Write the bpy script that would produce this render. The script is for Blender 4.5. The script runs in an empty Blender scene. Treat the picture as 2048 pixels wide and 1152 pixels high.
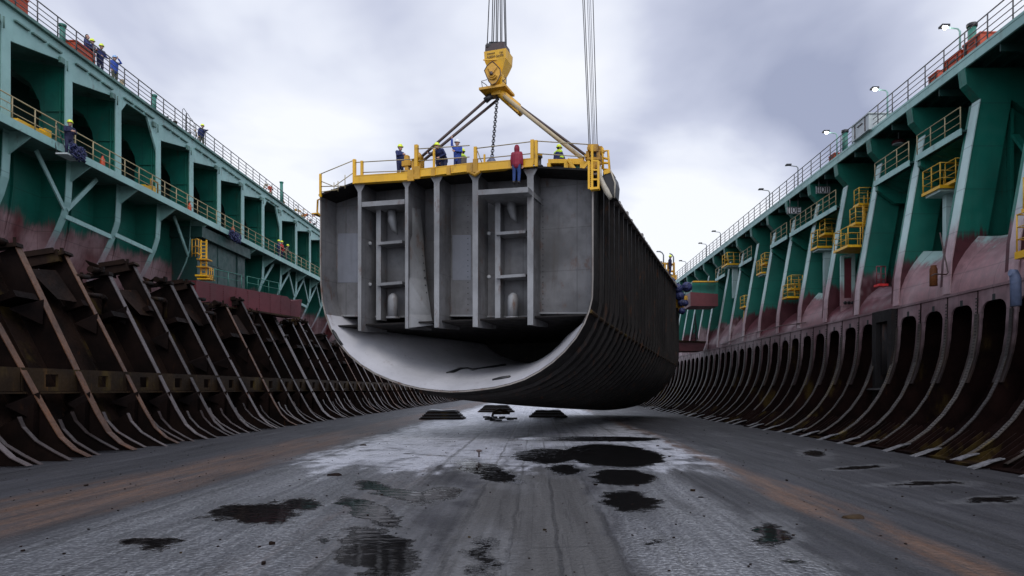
import bpy, bmesh, math, random
from math import sin, cos, tan, pi, radians as R, sqrt, atan2
from mathutils import Vector, Matrix, noise as mnoise
random.seed(11)
S = bpy.context.scene
C = S.collection

# ------------------------------------------------------------------ camera
CAMH = 2.5
F, CX, CY = 1365.33, 1072.0, 778.0        # focal length and vanishing point of the dock axis, in photo pixels
cam_d = bpy.data.cameras.new('camera'); cam = bpy.data.objects.new('camera', cam_d); C.objects.link(cam)
cam.location = (0, 0, CAMH); cam.rotation_euler = (pi/2, 0, 0)
cam_d.lens = 24; cam_d.sensor_width = 36
cam_d.shift_x = (1024 - CX) / 2048; cam_d.shift_y = (CY - 576) / 2048
cam_d.clip_start = .1; cam_d.clip_end = 5000
S.camera = cam
def at(px, py, Y):
    """the point of the place seen at photo pixel (px, py) at distance Y down the dock"""
    return Vector(((px - CX) / F * Y, Y, CAMH - (py - CY) / F * Y))

# ------------------------------------------------------------------ mesh builder
class MB:
    def __init__(s): s.v = []; s.f = []; s.m = []; s.sm = []
    def add(s, vs, fs, m=0, smooth=False):
        o = len(s.v); s.v += [tuple(v) for v in vs]
        for f in fs: s.f.append([i + o for i in f]); s.m.append(m); s.sm.append(smooth)
        return s
    def box(s, c, d, rz=0, m=0, mat=None):
        c = Vector(c); x, y, z = d[0]/2, d[1]/2, d[2]/2
        M = mat if mat is not None else Matrix.Rotation(rz, 3, 'Z')
        vs = [c + M @ Vector((a*x, b*y, e*z)) for e in (-1, 1) for a, b in ((-1,-1),(1,-1),(1,1),(-1,1))]
        return s.add(vs, [(3,2,1,0),(4,5,6,7),(0,1,5,4),(1,2,6,5),(2,3,7,6),(3,0,4,7)], m)
    def box2(s, lo, hi, m=0):
        return s.box([(a+b)/2 for a, b in zip(lo, hi)], [abs(b-a) for a, b in zip(lo, hi)], 0, m)
    def beam(s, a, b, w, h, up=(0,0,1), m=0):
        a, b = Vector(a), Vector(b); d = b - a; L = d.length
        if L < 1e-6: return s
        y = d / L; up = Vector(up)
        x = y.cross(up)
        if x.length < 1e-4: x = y.cross(Vector((1,0,0)))
        x.normalize(); z = x.cross(y).normalized()
        M = Matrix((x, y, z)).transposed()
        return s.box((a+b)/2, (w, L, h), m=m, mat=M)
    def tube(s, pts, r, n=6, m=0, cap=True, smooth=True):
        pts = [Vector(p) for p in pts]; k = len(pts)
        rs = r if isinstance(r, (list, tuple)) else [r]*k
        vs = []; prev = None
        for i, p in enumerate(pts):
            t = (pts[min(i+1, k-1)] - pts[max(i-1, 0)])
            t = t.normalized() if t.length > 1e-9 else Vector((0,0,1))
            if prev is None:
                u = t.orthogonal().normalized()
            else:
                u = prev - t * prev.dot(t)
                u = u.normalized() if u.length > 1e-6 else t.orthogonal().normalized()
            prev = u; w = t.cross(u)
            for j in range(n):
                a = 2*pi*j/n
                vs.append(p + (u*cos(a) + w*sin(a)) * rs[i])
        fs = [(i*n+j, i*n+(j+1)%n, (i+1)*n+(j+1)%n, (i+1)*n+j) for i in range(k-1) for j in range(n)]
        s.add(vs, fs, m, smooth)
        if cap: s.add(vs, [tuple(range(n-1, -1, -1)), tuple(range((k-1)*n, k*n))], m)
        return s
    def prism(s, poly, vec, m=0):
        """polygon of 3D points swept along vec"""
        poly = [Vector(p) for p in poly]; vec = Vector(vec); n = len(poly)
        vs = poly + [p + vec for p in poly]
        fs = [tuple(range(n-1, -1, -1)), tuple(range(n, 2*n))] + [(i, (i+1)%n, n+(i+1)%n, n+i) for i in range(n)]
        return s.add(vs, fs, m)
    def ribbon(s, A, B, off, m=0):
        """closed slab between polylines A and B (same length), thickened by off"""
        k = len(A); A = [Vector(p) for p in A]; B = [Vector(p) for p in B]; off = Vector(off)
        vs = A + B + [p+off for p in A] + [p+off for p in B]
        fs = []
        for i in range(k-1):
            fs += [(i, i+1, k+i+1, k+i), (2*k+i, 3*k+i, 3*k+i+1, 2*k+i+1),
                   (i, 2*k+i, 2*k+i+1, i+1), (k+i, k+i+1, 3*k+i+1, 3*k+i)]
        fs += [(0, k, 3*k, 2*k), (k-1, 3*k-1, 4*k-1, 2*k-1)]
        return s.add(vs, fs, m)
    def grid(s, rows, m=0, smooth=False, close=False):
        k = len(rows[0]); vs = [p for r in rows for p in r]; n = len(rows)
        fs = [(i*k+j, i*k+j+1, (i+1)*k+j+1, (i+1)*k+j) for i in range(n-1) for j in range(k-1)]
        return s.add(vs, fs, m, smooth)
    def lathe(s, c, prof, n=12, m=0, axis='Z', smooth=True):
        c = Vector(c); vs = []; k = len(prof)
        for r, z in prof:
            for j in range(n):
                a = 2*pi*j/n
                if axis == 'Z': q = Vector((r*cos(a), r*sin(a), z))
                elif axis == 'Y': q = Vector((r*cos(a), z, r*sin(a)))
                else: q = Vector((z, r*cos(a), r*sin(a)))
                vs.append(c + q)
        fs = [(i*n+j, i*n+(j+1)%n, (i+1)*n+(j+1)%n, (i+1)*n+j) for i in range(k-1) for j in range(n)]
        s.add(vs, fs, m, smooth)
        return s.add(vs, [tuple(range(n)), tuple(range((k-1)*n, k*n))], m)
    def build(s, name, mats, parent=None, solid=None, fix=True):
        me = bpy.data.meshes.new(name)
        org = world_loc(parent) if parent is not None else Vector((0,0,0))
        me.from_pydata([Vector(v) - org for v in s.v], [], s.f)
        if not isinstance(mats, (list, tuple)): mats = [mats]
        for mt in mats: me.materials.append(mt)
        me.polygons.foreach_set('material_index', s.m)
        me.polygons.foreach_set('use_smooth', s.sm)
        if fix:
            bm = bmesh.new(); bm.from_mesh(me)
            bmesh.ops.remove_doubles(bm, verts=bm.verts, dist=1e-5)
            bmesh.ops.recalc_face_normals(bm, faces=bm.faces); bm.to_mesh(me); bm.free()
        me.update()
        o = bpy.data.objects.new(name, me); C.objects.link(o)
        if parent is not None: o.parent = parent
        return o

def world_loc(o):
    p = Vector((0,0,0))
    while o is not None: p += Vector(o.location); o = o.parent
    return p
def tag(o, label, cat, group=None, kind=None):
    if label: o['label'] = label
    if cat: o['category'] = cat
    if group: o['group'] = group
    if kind: o['kind'] = kind
    return o
def thing(name, label, cat, loc=(0,0,0), group=None):
    o = bpy.data.objects.new(name, None); C.objects.link(o); o.location = loc
    o.empty_display_size = .3
    return tag(o, label, cat, group)
def copy_part(o, parent, loc=None):
    c = o.copy(); C.objects.link(c); c.parent = parent
    if loc is not None: c.location = Vector(loc) - world_loc(parent)
    return c
def copy_tree(o, loc, label, group=None):
    c = o.copy(); C.objects.link(c); c.location = loc; c['label'] = label
    if group: c['group'] = group
    def kids(a, b):
        for ch in [x for x in list(C.objects) if x.parent == a]:
            d = ch.copy(); C.objects.link(d); d.parent = b; kids(ch, d)
    kids(o, c)
    return c
def lerp(a, b, t): return a + (b - a) * t
def polyat(prof, z):
    """x of a profile [(x,z)...] (z descending) at height z"""
    for (x0, z0), (x1, z1) in zip(prof, prof[1:]):
        if z0 >= z >= z1: return lerp(x0, x1, (z0 - z) / max(z0 - z1, 1e-9))
    return prof[-1][0] if z < prof[-1][1] else prof[0][0]

def railing(parent, pts, h, bars, step, mat, r=.022, post_r=.026, name='railing'):
    """tubular bars in one mesh with each post a sub-part"""
    pts = [Vector(p) for p in pts]
    mb = MB()
    for b in bars:
        mb.tube([p + Vector((0,0,h*b)) for p in pts], r * (1.15 if b == 1 else .8), 6)
    o = mb.build(name, mat, parent)
    spots = []
    for a, b in zip(pts, pts[1:]):
        n = max(1, round((b-a).length / step))
        for i in range(n): spots.append(a.lerp(b, i/n))
    spots.append(pts[-1])
    p0 = None; org = world_loc(parent)
    for q in spots:
        if p0 is None:
            me = MB().tube([q, q + Vector((0,0,h))], post_r, 6)
            p0 = me.build('post', mat, o)
            # move mesh to local base so that copies can be placed
            for v in p0.data.vertices: v.co -= (q - org)
            p0.location = q - org
        else:
            c = p0.copy(); C.objects.link(c); c.parent = o; c.location = q - org
    return o
# ------------------------------------------------------------------ materials (all procedural)
class NT:
    def __init__(s, name):
        s.mat = bpy.data.materials.new(name); s.mat.use_nodes = True
        s.t = s.mat.node_tree; s.n = s.t.nodes; s.l = s.t.links
        s.b = s.n['Principled BSDF']
        g = s.n.new('ShaderNodeNewGeometry'); s.pos = g.outputs['Position']; s.nor = g.outputs['Normal']
    def link(s, a, b): s.l.new(a, b)
    def val(s, sock, v):
        if hasattr(v, 'is_linked') or isinstance(v, bpy.types.NodeSocket): s.link(v, sock)
        else: sock.default_value = v
    def map(s, scale=(1,1,1), loc=(0,0,0), rot=(0,0,0), src=None):
        m = s.n.new('ShaderNodeMapping'); s.link(src or s.pos, m.inputs['Vector'])
        m.inputs['Scale'].default_value = scale; m.inputs['Location'].default_value = loc; m.inputs['Rotation'].default_value = rot
        return m.outputs[0]
    def noise(s, vec=None, scale=1., detail=4., rough=.55, dist=0., out=0):
        n = s.n.new('ShaderNodeTexNoise'); s.link(vec or s.pos, n.inputs['Vector'])
        n.inputs['Scale'].default_value = scale; n.inputs['Detail'].default_value = detail
        n.inputs['Roughness'].default_value = rough; n.inputs['Distortion'].default_value = dist
        return n.outputs[out]
    def voro(s, vec=None, scale=1., feature='F1', out=0):
        n = s.n.new('ShaderNodeTexVoronoi'); s.link(vec or s.pos, n.inputs['Vector'])
        n.feature = feature; n.inputs['Scale'].default_value = scale
        return n.outputs[out]
    def ramp(s, fac, a, b, va=0., vb=1.):
        n = s.n.new('ShaderNodeMapRange'); n.interpolation_type = 'SMOOTHSTEP'
        s.link(fac, n.inputs[0]); n.inputs[1].default_value = a; n.inputs[2].default_value = b
        n.inputs[3].default_value = va; n.inputs[4].default_value = vb
        return n.outputs[0]
    def math(s, op, a, b=0., c=0.):
        n = s.n.new('ShaderNodeMath'); n.operation = op
        s.val(n.inputs[0], a); s.val(n.inputs[1], b); s.val(n.inputs[2], c)
        return n.outputs[0]
    def mix(s, fac, a, b):
        n = s.n.new('ShaderNodeMix'); n.data_type = 'RGBA'; n.clamp_factor = True
        s.val(n.inputs[0], fac)
        for sock, v in ((n.inputs[6], a), (n.inputs[7], b)):
            if isinstance(v, bpy.types.NodeSocket): s.link(v, sock)
            else: sock.default_value = (*v[:3], 1)
        return n.outputs[2]
    def xyz(s, src=None):
        n = s.n.new('ShaderNodeSeparateXYZ'); s.link(src or s.pos, n.inputs[0]); return n.outputs
    def bump(s, h, strength=.3, dist=.02, normal=None):
        n = s.n.new('ShaderNodeBump'); n.inputs['Strength'].default_value = strength; n.inputs['Distance'].default_value = dist
        s.link(h, n.inputs['Height'])
        if normal is not None: s.link(normal, n.inputs['Normal'])
        s.link(n.outputs[0], s.b.inputs['Normal']); return n.outputs[0]
    def col(s, c): s.val(s.b.inputs['Base Color'], c if isinstance(c, bpy.types.NodeSocket) else (*c[:3], 1))
    def rough(s, r): s.val(s.b.inputs['Roughness'], r)
    def spec(s, v): s.val(s.b.inputs['Specular IOR Level'], v)

def scl(c, k): return tuple(min(1, x*k) for x in c)
RUST = (.11, .045, .02)
def paint(name, col, rough=.5, var=.22, streak=.25, rust=.0, grime=(.04,.035,.03), fine=2.2, bump=.12, seam=None, spec=.5):
    t = NT(name)
    big = t.noise(scale=.35, detail=5)
    fin = t.noise(scale=fine, detail=6, rough=.65)
    c = t.mix(t.ramp(big, .3, .7), scl(col, 1-var), scl(col, 1+var*.6))
    c = t.mix(t.ramp(fin, .45, .75, 0, .35), c, scl(col, 1-var*1.2))
    st = t.noise(t.map((2.6, 2.6, .16)), scale=1, detail=5, rough=.6)
    c = t.mix(t.ramp(st, .52, .78, 0, streak), c, grime)
    if rust:
        rn = t.noise(t.map((1, 1, .5), loc=(7, 3, 1)), scale=1.6, detail=8, rough=.7)
        rs = t.noise(t.map((5, 5, .3), loc=(2, 9, 4)), scale=1, detail=6)
        m = t.math('MULTIPLY', t.ramp(rn, .6-.12*rust, .74-.1*rust), t.ramp(rs, .3, .6, .35, 1.))
        c = t.mix(t.math('MULTIPLY', m, min(1., .55+rust*.4)), c, t.mix(t.ramp(fin, .3, .7), (.055,.025,.014), RUST))
    if seam:
        px_, py_, pz_ = t.xyz(); c = seams(t, c, t.math('ADD', px_, py_), pz_, seam[0], seam[1], .28)
    t.col(c); t.rough(t.ramp(fin, .25, .75, rough-.12, rough+.14)); t.spec(spec)
    if bump: t.bump(fin, bump, .02)
    return t.mat

def seams(t, c, y, z, py, pz, k=.32):
    fy = t.math('ABSOLUTE', t.math('SUBTRACT', t.math('FRACT', t.math('DIVIDE', y, py)), .5)); fz = t.math('ABSOLUTE', t.math('SUBTRACT', t.math('FRACT', t.math('DIVIDE', z, pz)), .5))
    m = t.math('MAXIMUM', t.ramp(fy, .5-.035/py, .5-.012/py), t.ramp(fz, .5-.035/pz, .5-.012/pz))
    return t.mix(t.math('MULTIPLY', m, k), c, (.01,.012,.01))
def zoned(name, base, z0, soft, wob, low=(.085,.014,.018), faded=(.36,.27,.28), fade=.6, rough=.5, dark_low=None, light_top=None):
    """green topside paint over worn antifouling: boundary at height z0"""
    t = NT(name)
    x, y, z = t.xyz()
    w = t.noise(t.map((1, 1, .12)), scale=1.7, detail=5, rough=.6)
    w2 = t.noise(scale=.22, detail=2)
    w3 = t.noise(t.map((6, 6, .25), loc=(3,1,7)), scale=1.3, detail=5, rough=.65)
    zz = t.math('ADD', z, t.math('MULTIPLY', t.math('SUBTRACT', w, .5), wob))
    zz = t.math('ADD', zz, t.math('MULTIPLY', t.math('SUBTRACT', w2, .5), wob*1.3))
    zz = t.math('ADD', zz, t.math('MULTIPLY', t.math('SUBTRACT', w3, .5), min(wob, 1.)*1.1))
    big = t.noise(scale=.4, detail=5); fin = t.noise(scale=2.5, detail=6, rough=.65)
    g = t.mix(t.ramp(big, .3, .7), scl(base, .78), scl(base, 1.15))
    if light_top is not None:
        g = t.mix(t.ramp(zz, z0 + soft*.4, z0 + soft*.4 + 1.6, .75, 0), g, light_top)
    st = t.noise(t.map((3, 3, .15)), scale=1, detail=5)
    g = t.mix(t.ramp(st, .55, .8, 0, .35), g, scl(base, .45))
    m1 = t.noise(scale=.28, detail=4, rough=.6, vec=t.map((1, 1, .7), loc=(3.1, 8.2, .4)))
    lowc = t.mix(t.ramp(m1, .58 - .3*fade, .66), t.mix(t.ramp(fin, .3, .7), scl(low, .8), scl(low, 1.3)),
                 t.mix(t.ramp(fin, .3, .75), scl(faded, .85), scl(faded, 1.12)))
    ln = t.noise(t.map((6, 6, .12), loc=(1,5,2)), scale=1.2, detail=4)
    lowc = t.mix(t.ramp(ln, .5, .72, 0, .4), lowc, scl(low, .8))
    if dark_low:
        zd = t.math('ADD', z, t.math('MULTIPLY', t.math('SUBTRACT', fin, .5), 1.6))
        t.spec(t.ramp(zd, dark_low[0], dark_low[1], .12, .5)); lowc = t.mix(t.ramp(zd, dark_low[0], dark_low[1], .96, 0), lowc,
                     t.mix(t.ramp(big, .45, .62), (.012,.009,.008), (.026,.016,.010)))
    c = t.mix(t.ramp(zz, z0 - soft, z0 + soft), lowc, g)
    rs = t.noise(t.map((4.5, 4.5, .2), loc=(8,2,5)), scale=1, detail=6, rough=.65); rp_ = t.noise(scale=.5, detail=3)
    c = t.mix(t.math('MULTIPLY', t.ramp(rs, .60, .76, 0, .6), t.ramp(rp_, .45, .6)), c, (.05,.028,.016))
    c = seams(t, c, y, z, 2.21, 1.85)
    t.col(c); t.rough(t.ramp(fin, .25, .75, rough-.1, rough+.15)); t.bump(fin, .12, .02)
    return t.mat

def rusty(name, dark=(.022,.014,.012), mid=(.05,.026,.018), hot=(.16,.065,.022), amount=.5, rough=.6, yellow=.0, spec=.12):
    t = NT(name)
    a = t.noise(scale=.6, detail=7, rough=.65); b = t.noise(t.map((2, 2, .35), loc=(5,2,8)), scale=1.2, detail=7, rough=.68)
    f = t.noise(scale=9, detail=4)
    c = t.mix(t.ramp(a, .35, .65), dark, mid)
    c = t.mix(t.ramp(b, .66-.16*amount, .8-.1*amount, 0, .85), c, hot)
    if yellow:
        yb = t.noise(t.map((1, 1, .5), loc=(9,1,3)), scale=.8, detail=6)
        c = t.mix(t.ramp(yb, .56, .72, 0, yellow), c, (.17,.12,.025))
    c = t.mix(t.ramp(f, .5, .8, 0, .4), c, scl(dark, .6))
    t.col(c); t.rough(t.ramp(f, .2, .8, rough-.12, rough+.18)); t.spec(spec); t.bump(f, .25, .02)
    return t.mat

def plain(name, col, rough=.5, metal=0., var=.15):
    t = NT(name); n = t.noise(scale=6, detail=4)
    t.col(t.mix(t.ramp(n, .3, .7), scl(col, 1-var), scl(col, 1+var))); t.rough(rough)
    t.b.inputs['Metallic'].default_value = metal
    return t.mat
def glow(name, col, strength):
    t = NT(name); t.col(col); t.b.inputs['Emission Color'].default_value = (*col, 1); t.b.inputs['Emission Strength'].default_value = strength
    return t.mat

GREEN = (.005, .125, .088); TEAL = (.24, .43, .39)
M = {}
M['hull_l'] = zoned('hull_paint', GREEN, 11.6, .35, 1.5, low=(.11,.022,.022), faded=(.44,.30,.30), fade=.85)
M['web'] = paint('green_web_paint', GREEN, .45, .35, .4, rust=.2, seam=(1.3, 2.2))
M['web_dark'] = paint('dark_green_paint', (.006,.045,.036), .55, .3, .35, rust=.2)
M['teal'] = paint('teal_flange_paint', TEAL, .42, .14, .22, rust=.3, grime=(.12,.15,.12))
M['teal_zone'] = zoned('flange_zone_paint', TEAL, 11.0, .5, .8, low=(.3,.21,.22), faded=(.42,.36,.37), fade=.7, rough=.45)
M['deckgrime'] = paint('grimy_teal_edge', (.10,.2,.17), .6, .4, .6, rust=.5)
M['dark'] = plain('dark_interior', (.008,.012,.011), .8)
M['rail_dark'] = paint('weathered_rail', (.10,.10,.10), .5, .3, .2, rust=.6, bump=0)
M['rail_tan'] = paint('tan_rail', (.34,.28,.15), .5, .3, .3, rust=.35, bump=0)
M['rail_green'] = paint('green_rail', (.03,.16,.12), .5, .2, .2, bump=0)
M['maroon'] = paint('maroon_paint', (.10,.017,.022), .5, .3, .3, rust=.12)
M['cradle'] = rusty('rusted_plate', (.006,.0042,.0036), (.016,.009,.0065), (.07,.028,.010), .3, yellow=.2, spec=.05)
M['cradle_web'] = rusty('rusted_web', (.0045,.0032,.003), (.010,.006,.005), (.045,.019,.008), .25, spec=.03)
M['flange'] = rusty('worn_flange_steel', (.042,.034,.034), (.085,.067,.066), (.13,.05,.022), .5, .42, spec=.35)
M['flange_brown'] = rusty('brown_flange_steel', (.045,.022,.013), (.105,.05,.026), (.16,.065,.025), .6, .48, spec=.25)
M['flange_dark'] = rusty('dark_flange_steel', (.018,.013,.012), (.042,.030,.028), (.09,.036,.014), .5, .45, spec=.3)
M['mossy'] = rusty('rust_and_moss', (.018,.012,.008), (.038,.023,.011), (.12,.06,.018), .45, .65, .3)
M['foot'] = plain('wet_bare_steel', (.20,.20,.21), .3, .4, .4)
# lifted block
M['steel'] = paint('grey_primer', (.118,.118,.122), .5, .5, .6, rust=.45, grime=(.045,.037,.03), seam=(1.65, 2.05))
M['steel_lt'] = paint('light_grey_primer', (.20,.205,.21), .48, .35, .55, rust=.55, grime=(.10,.08,.06))
M['steel_edge'] = paint('worn_plate_edge', (.22,.20,.18), .5, .35, .4, rust=.75)
M['steel_dk'] = paint('dark_shell_plate', (.015,.0138,.0135), .66, .3, .4, rust=.25, spec=.12)
M['rib'] = paint('shell_rib_steel', (.022,.020,.0195), .6, .3, .4, rust=.45, spec=.15)
M['white_in'] = paint('white_inner_paint', (.42,.42,.44), .5, .16, .22, rust=.12, grime=(.2,.2,.2))
M['yellow'] = paint('yellow_paint', (.72,.40,.012), .42, .14, .3, rust=.3, grime=(.2,.11,.02))
M['yellow_worn'] = paint('worn_yellow_paint', (.55,.29,.015), .5, .3, .5, rust=.75, grime=(.12,.06,.02))
M['yellow_rail'] = paint('yellow_rail_paint', (.62,.37,.03), .45, .2, .3, rust=.3, bump=0)
M['tan_bar'] = paint('pale_sling_tube', (.40,.32,.19), .45, .2, .3, rust=.2)
M['brown_bar'] = paint('brown_sling_bar', (.055,.032,.027), .5, .3, .3)
M['rope'] = plain('steel_rope', (.045,.045,.05), .5, .4)
M['rope_lt'] = plain('greased_rope', (.16,.165,.19), .45, .4)
M['black'] = plain('black_steel', (.012,.012,.013), .45)
M['orange'] = paint('orange_box_paint', (.50,.06,.012), .5, .2, .3)
M['white'] = paint('white_sign_paint', (.7,.7,.7), .5, .1, .2)
M['ltgrey'] = paint('light_grey_paint', (.45,.5,.5), .5, .1, .2)
M['blue_net'] = plain('dark_blue_net', (.012,.018,.075), .6, 0, .5)
M['lamp_on'] = glow('lit_lamp_lens', (1., .97, .88), 40.)
M['galv'] = plain('galvanised_pole', (.2,.22,.22), .45, .5)

# right side
M['hull_r'] = zoned('hull_paint_worn', GREEN, 8.9, .22, 1.2, low=(.055,.010,.014), fade=.12)
M['col_edge'] = zoned('column_edge_paint', (.38,.52,.49), 9.3, .7, .8, low=(.30,.19,.20), faded=(.46,.38,.38), fade=.6)
M['apron'] = zoned('worn_apron_paint', (.32,.46,.42), 8.6, .35, 1.4, low=(.20,.105,.11), faded=(.36,.26,.265), fade=.7)
M['apron_dk'] = zoned('maroon_apron_paint', (.03,.16,.12), 8.9, .3, 1.2, low=(.085,.022,.028), faded=(.27,.18,.19), fade=.45)
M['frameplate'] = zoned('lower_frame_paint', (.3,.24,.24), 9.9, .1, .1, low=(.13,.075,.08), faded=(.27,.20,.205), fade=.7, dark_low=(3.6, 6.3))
M['ribplate'] = rusty('rib_plate', (.006,.0035,.0032), (.013,.0065,.0055), (.035,.016,.007), .25, .6, .2, .02)
M['ribedge'] = rusty('rib_flange_steel', (.028,.022,.019), (.06,.050,.042), (.11,.07,.02), .55, .42, .45, .3)
M['ribedge_dark'] = rusty('dark_rib_flange', (.014,.011,.010), (.035,.028,.026), (.07,.045,.015), .45, .45, .3, .3)
M['ribslot'] = plain('rib_flange_slots', (.015,.012,.01), .7)
# ------------------------------------------------------------------ sky and light
W = bpy.data.worlds.new('World'); S.world = W; W.use_nodes = True
wt = W.node_tree; wn = wt.nodes; wl = wt.links; wn.clear()
SUN_EL, SUN_AZ = R(50), R(168)       # azimuth from +Y towards +X
def wmath(op, a, b=0., c=0.):
    n = wn.new('ShaderNodeMath'); n.operation = op
    for i, v in enumerate((a, b, c)):
        if isinstance(v, bpy.types.NodeSocket): wl.new(v, n.inputs[i])
        else: n.inputs[i].default_value = v
    return n.outputs[0]
def wramp(f, a, b, va=0., vb=1.):
    n = wn.new('ShaderNodeMapRange'); n.interpolation_type = 'SMOOTHSTEP'; wl.new(f, n.inputs[0])
    for i, v in enumerate((a, b, va, vb)): n.inputs[i+1].default_value = v
    return n.outputs[0]
def wmix(f, a, b):
    n = wn.new('ShaderNodeMix'); n.data_type = 'RGBA'
    if isinstance(f, bpy.types.NodeSocket): wl.new(f, n.inputs[0])
    else: n.inputs[0].default_value = f
    for s_, v in ((n.inputs[6], a), (n.inputs[7], b)):
        if isinstance(v, bpy.types.NodeSocket): wl.new(v, s_)
        else: s_.default_value = (*v, 1)
    return n.outputs[2]
tc = wn.new('ShaderNodeTexCoord'); DIR = tc.outputs['Generated']
sky = wn.new('ShaderNodeTexSky'); sky.sky_type = 'NISHITA'; sky.sun_disc = False
sky.sun_elevation = SUN_EL; sky.sun_rotation = SUN_AZ; sky.air_density = 1.2; sky.dust_density = 2.5
sep = wn.new('ShaderNodeSeparateXYZ'); wl.new(DIR, sep.inputs[0]); dx, dy, dz = sep.outputs
# cloud deck: directions projected on a flat layer overhead
den = wmath('ADD', wmath('MAXIMUM', dz, 0.), .22)
cmb = wn.new('ShaderNodeCombineXYZ'); wl.new(wmath('DIVIDE', dx, den), cmb.inputs[0]); wl.new(wmath('DIVIDE', dy, den), cmb.inputs[1])
def wnoise(scale, detail, rough, loc):
    m = wn.new('ShaderNodeMapping'); m.inputs['Location'].default_value = loc; wl.new(cmb.outputs[0], m.inputs[0])
    n = wn.new('ShaderNodeTexNoise'); n.inputs['Scale'].default_value = scale; n.inputs['Detail'].default_value = detail
    n.inputs['Roughness'].default_value = rough; n.inputs['Distortion'].default_value = .25; wl.new(m.outputs[0], n.inputs['Vector']); return n.outputs[0]
n1 = wnoise(.6, 4, .45, (3.2, 1.4, 0)); n2 = wnoise(1.5, 5, .5, (1.1, 7.3, 0))
cl = wmath('ADD', wmath('ADD', wmath('MULTIPLY', n1, .8), wmath('MULTIPLY', n2, 1.15)), -.50)
def blob(px, py, r0, r1):
    v = Vector(((px - CX)/F, 1, -(py - CY)/F)).normalized()
    d = wn.new('ShaderNodeVectorMath'); d.operation = 'DOT_PRODUCT'; nrm = wn.new('ShaderNodeVectorMath'); nrm.operation = 'NORMALIZE'
    wl.new(DIR, nrm.inputs[0]); wl.new(nrm.outputs[0], d.inputs[0]); d.inputs[1].default_value = v
    return wramp(d.outputs['Value'], cos(R(r1)), cos(R(r0)))
b = cl
for px, py, r0, r1, k in SKY_BLOBS if 'SKY_BLOBS' in globals() else [
        (520, 150, 1, 11, .16), (800, 60, 1, 10, .06), (1080, 170, 1, 10, .06), (1290, 60, 1, 9, .03),
        (1430, 450, 1, 10, .30), (1300, 380, 1, 7, .08), (700, 330, 2, 12, .05),
        (1480, 230, 2, 13, -.18), (1700, 120, 2, 12, -.06), (1330, 290, 1, 6, -.06), (300, 40, 1, 9, -.07), (640, 10, 1, 7, -.06)]:
    b = wmath('ADD', b, wmath('MULTIPLY', blob(px, py, r0, r1), k))
k_ = 10.0                                # cloud radiance in the units of the sky texture (world strength 0.1)
cr = wn.new('ShaderNodeValToRGB'); wl.new(b, cr.inputs[0])
els = cr.color_ramp.elements
els[0].position = .20; els[0].color = (.26, .285, .39, 1)
els[1].position = .74; els[1].color = (.70, .715, .76, 1)
e = els.new(.46); e.color = (.43, .455, .56, 1)
e = els.new(.59); e.color = (.585, .61, .69, 1)
mul = wn.new('ShaderNodeVectorMath'); mul.operation = 'SCALE'; wl.new(cr.outputs[0], mul.inputs[0]); mul.inputs['Scale'].default_value = k_
# the overcast is brighter round the veiled sun, behind the viewer
sv = Vector((sin(SUN_AZ)*cos(SUN_EL), cos(SUN_AZ)*cos(SUN_EL), sin(SUN_EL)))
dsn = wn.new('ShaderNodeVectorMath'); dsn.operation = 'DOT_PRODUCT'; nsn = wn.new('ShaderNodeVectorMath'); nsn.operation = 'NORMALIZE'
wl.new(DIR, nsn.inputs[0]); wl.new(nsn.outputs[0], dsn.inputs[0]); dsn.inputs[1].default_value = sv
mul2 = wn.new('ShaderNodeVectorMath'); mul2.operation = 'SCALE'; wl.new(mul.outputs[0], mul2.inputs[0]); wl.new(wramp(dsn.outputs['Value'], .0, .85, 1., 1.9), mul2.inputs['Scale'])
full = wmix(.93, sky.outputs[0], mul2.outputs[0])
low = wramp(dz, -.12, .0)
full = wmix(low, (.6, .6, .65), full)
bg = wn.new('ShaderNodeBackground'); wl.new(full, bg.inputs[0]); bg.inputs[1].default_value = .1
out = wn.new('ShaderNodeOutputWorld'); wl.new(bg.outputs[0], out.inputs[0])
sl = bpy.data.lights.new('sun', 'SUN'); sl.energy = .8; sl.angle = R(28); sl.color = (1, .95, .88)
so = bpy.data.objects.new('sun', sl); C.objects.link(so)
sd = Vector((sin(SUN_AZ)*cos(SUN_EL), cos(SUN_AZ)*cos(SUN_EL), sin(SUN_EL)))
so.rotation_euler = sd.to_track_quat('Z', 'Y').to_euler(); so.location = sd*60
S.view_settings.view_transform = 'Standard'; S.view_settings.look = 'None'; S.view_settings.exposure = .52; S.view_settings.gamma = 1
S.cycles.max_bounces = 6; S.cycles.diffuse_bounces = 3; S.cycles.glossy_bounces = 3
S.cycles.use_denoising = True

# ------------------------------------------------------------------ dock floor
# hollows that hold water: photo pixel of the middle, half width and half height in pixels, skew
HOLLOWS = [(500,1028,95,24,-.35),(600,1010,45,14,-.3),(730,1025,45,36,-.5),(775,985,45,26,-.6),(740,1110,75,60,-.35),(968,1115,32,42,-.1),(1262,1003,62,22,0),(1245,955,68,17,.1),
  (1225,912,105,24,0),(1090,912,70,16,0),(1545,1070,34,28,.25),(1590,1122,38,7,.2),(880,988,48,14,0),(968,945,48,26,-.3),(1632,907,24,7,.3),(1180,878,150,5,0),(1720,935,40,5,1.2),(1850,968,70,5,1.4),(1990,1000,60,7,1.4),(640,1080,18,10,0),(1320,1085,20,5,.3),(300,1085,60,16,-.6),(1130,940,40,12,0)]
t = NT('dock_floor_wet')
x, y, z = t.xyz()
lo = t.map((1.5, .09, 1)); fine = t.noise(scale=7, detail=6, rough=.7); med = t.noise(scale=.7, detail=5)
lon = t.noise(lo, scale=1, detail=7, rough=.65)              # wear drawn out along the dock
lon2 = t.noise(t.map((5, .18, 1)), scale=1, detail=5)
base = t.mix(t.ramp(lon, .3, .7), (.013,.013,.015), (.031,.031,.036))
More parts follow.
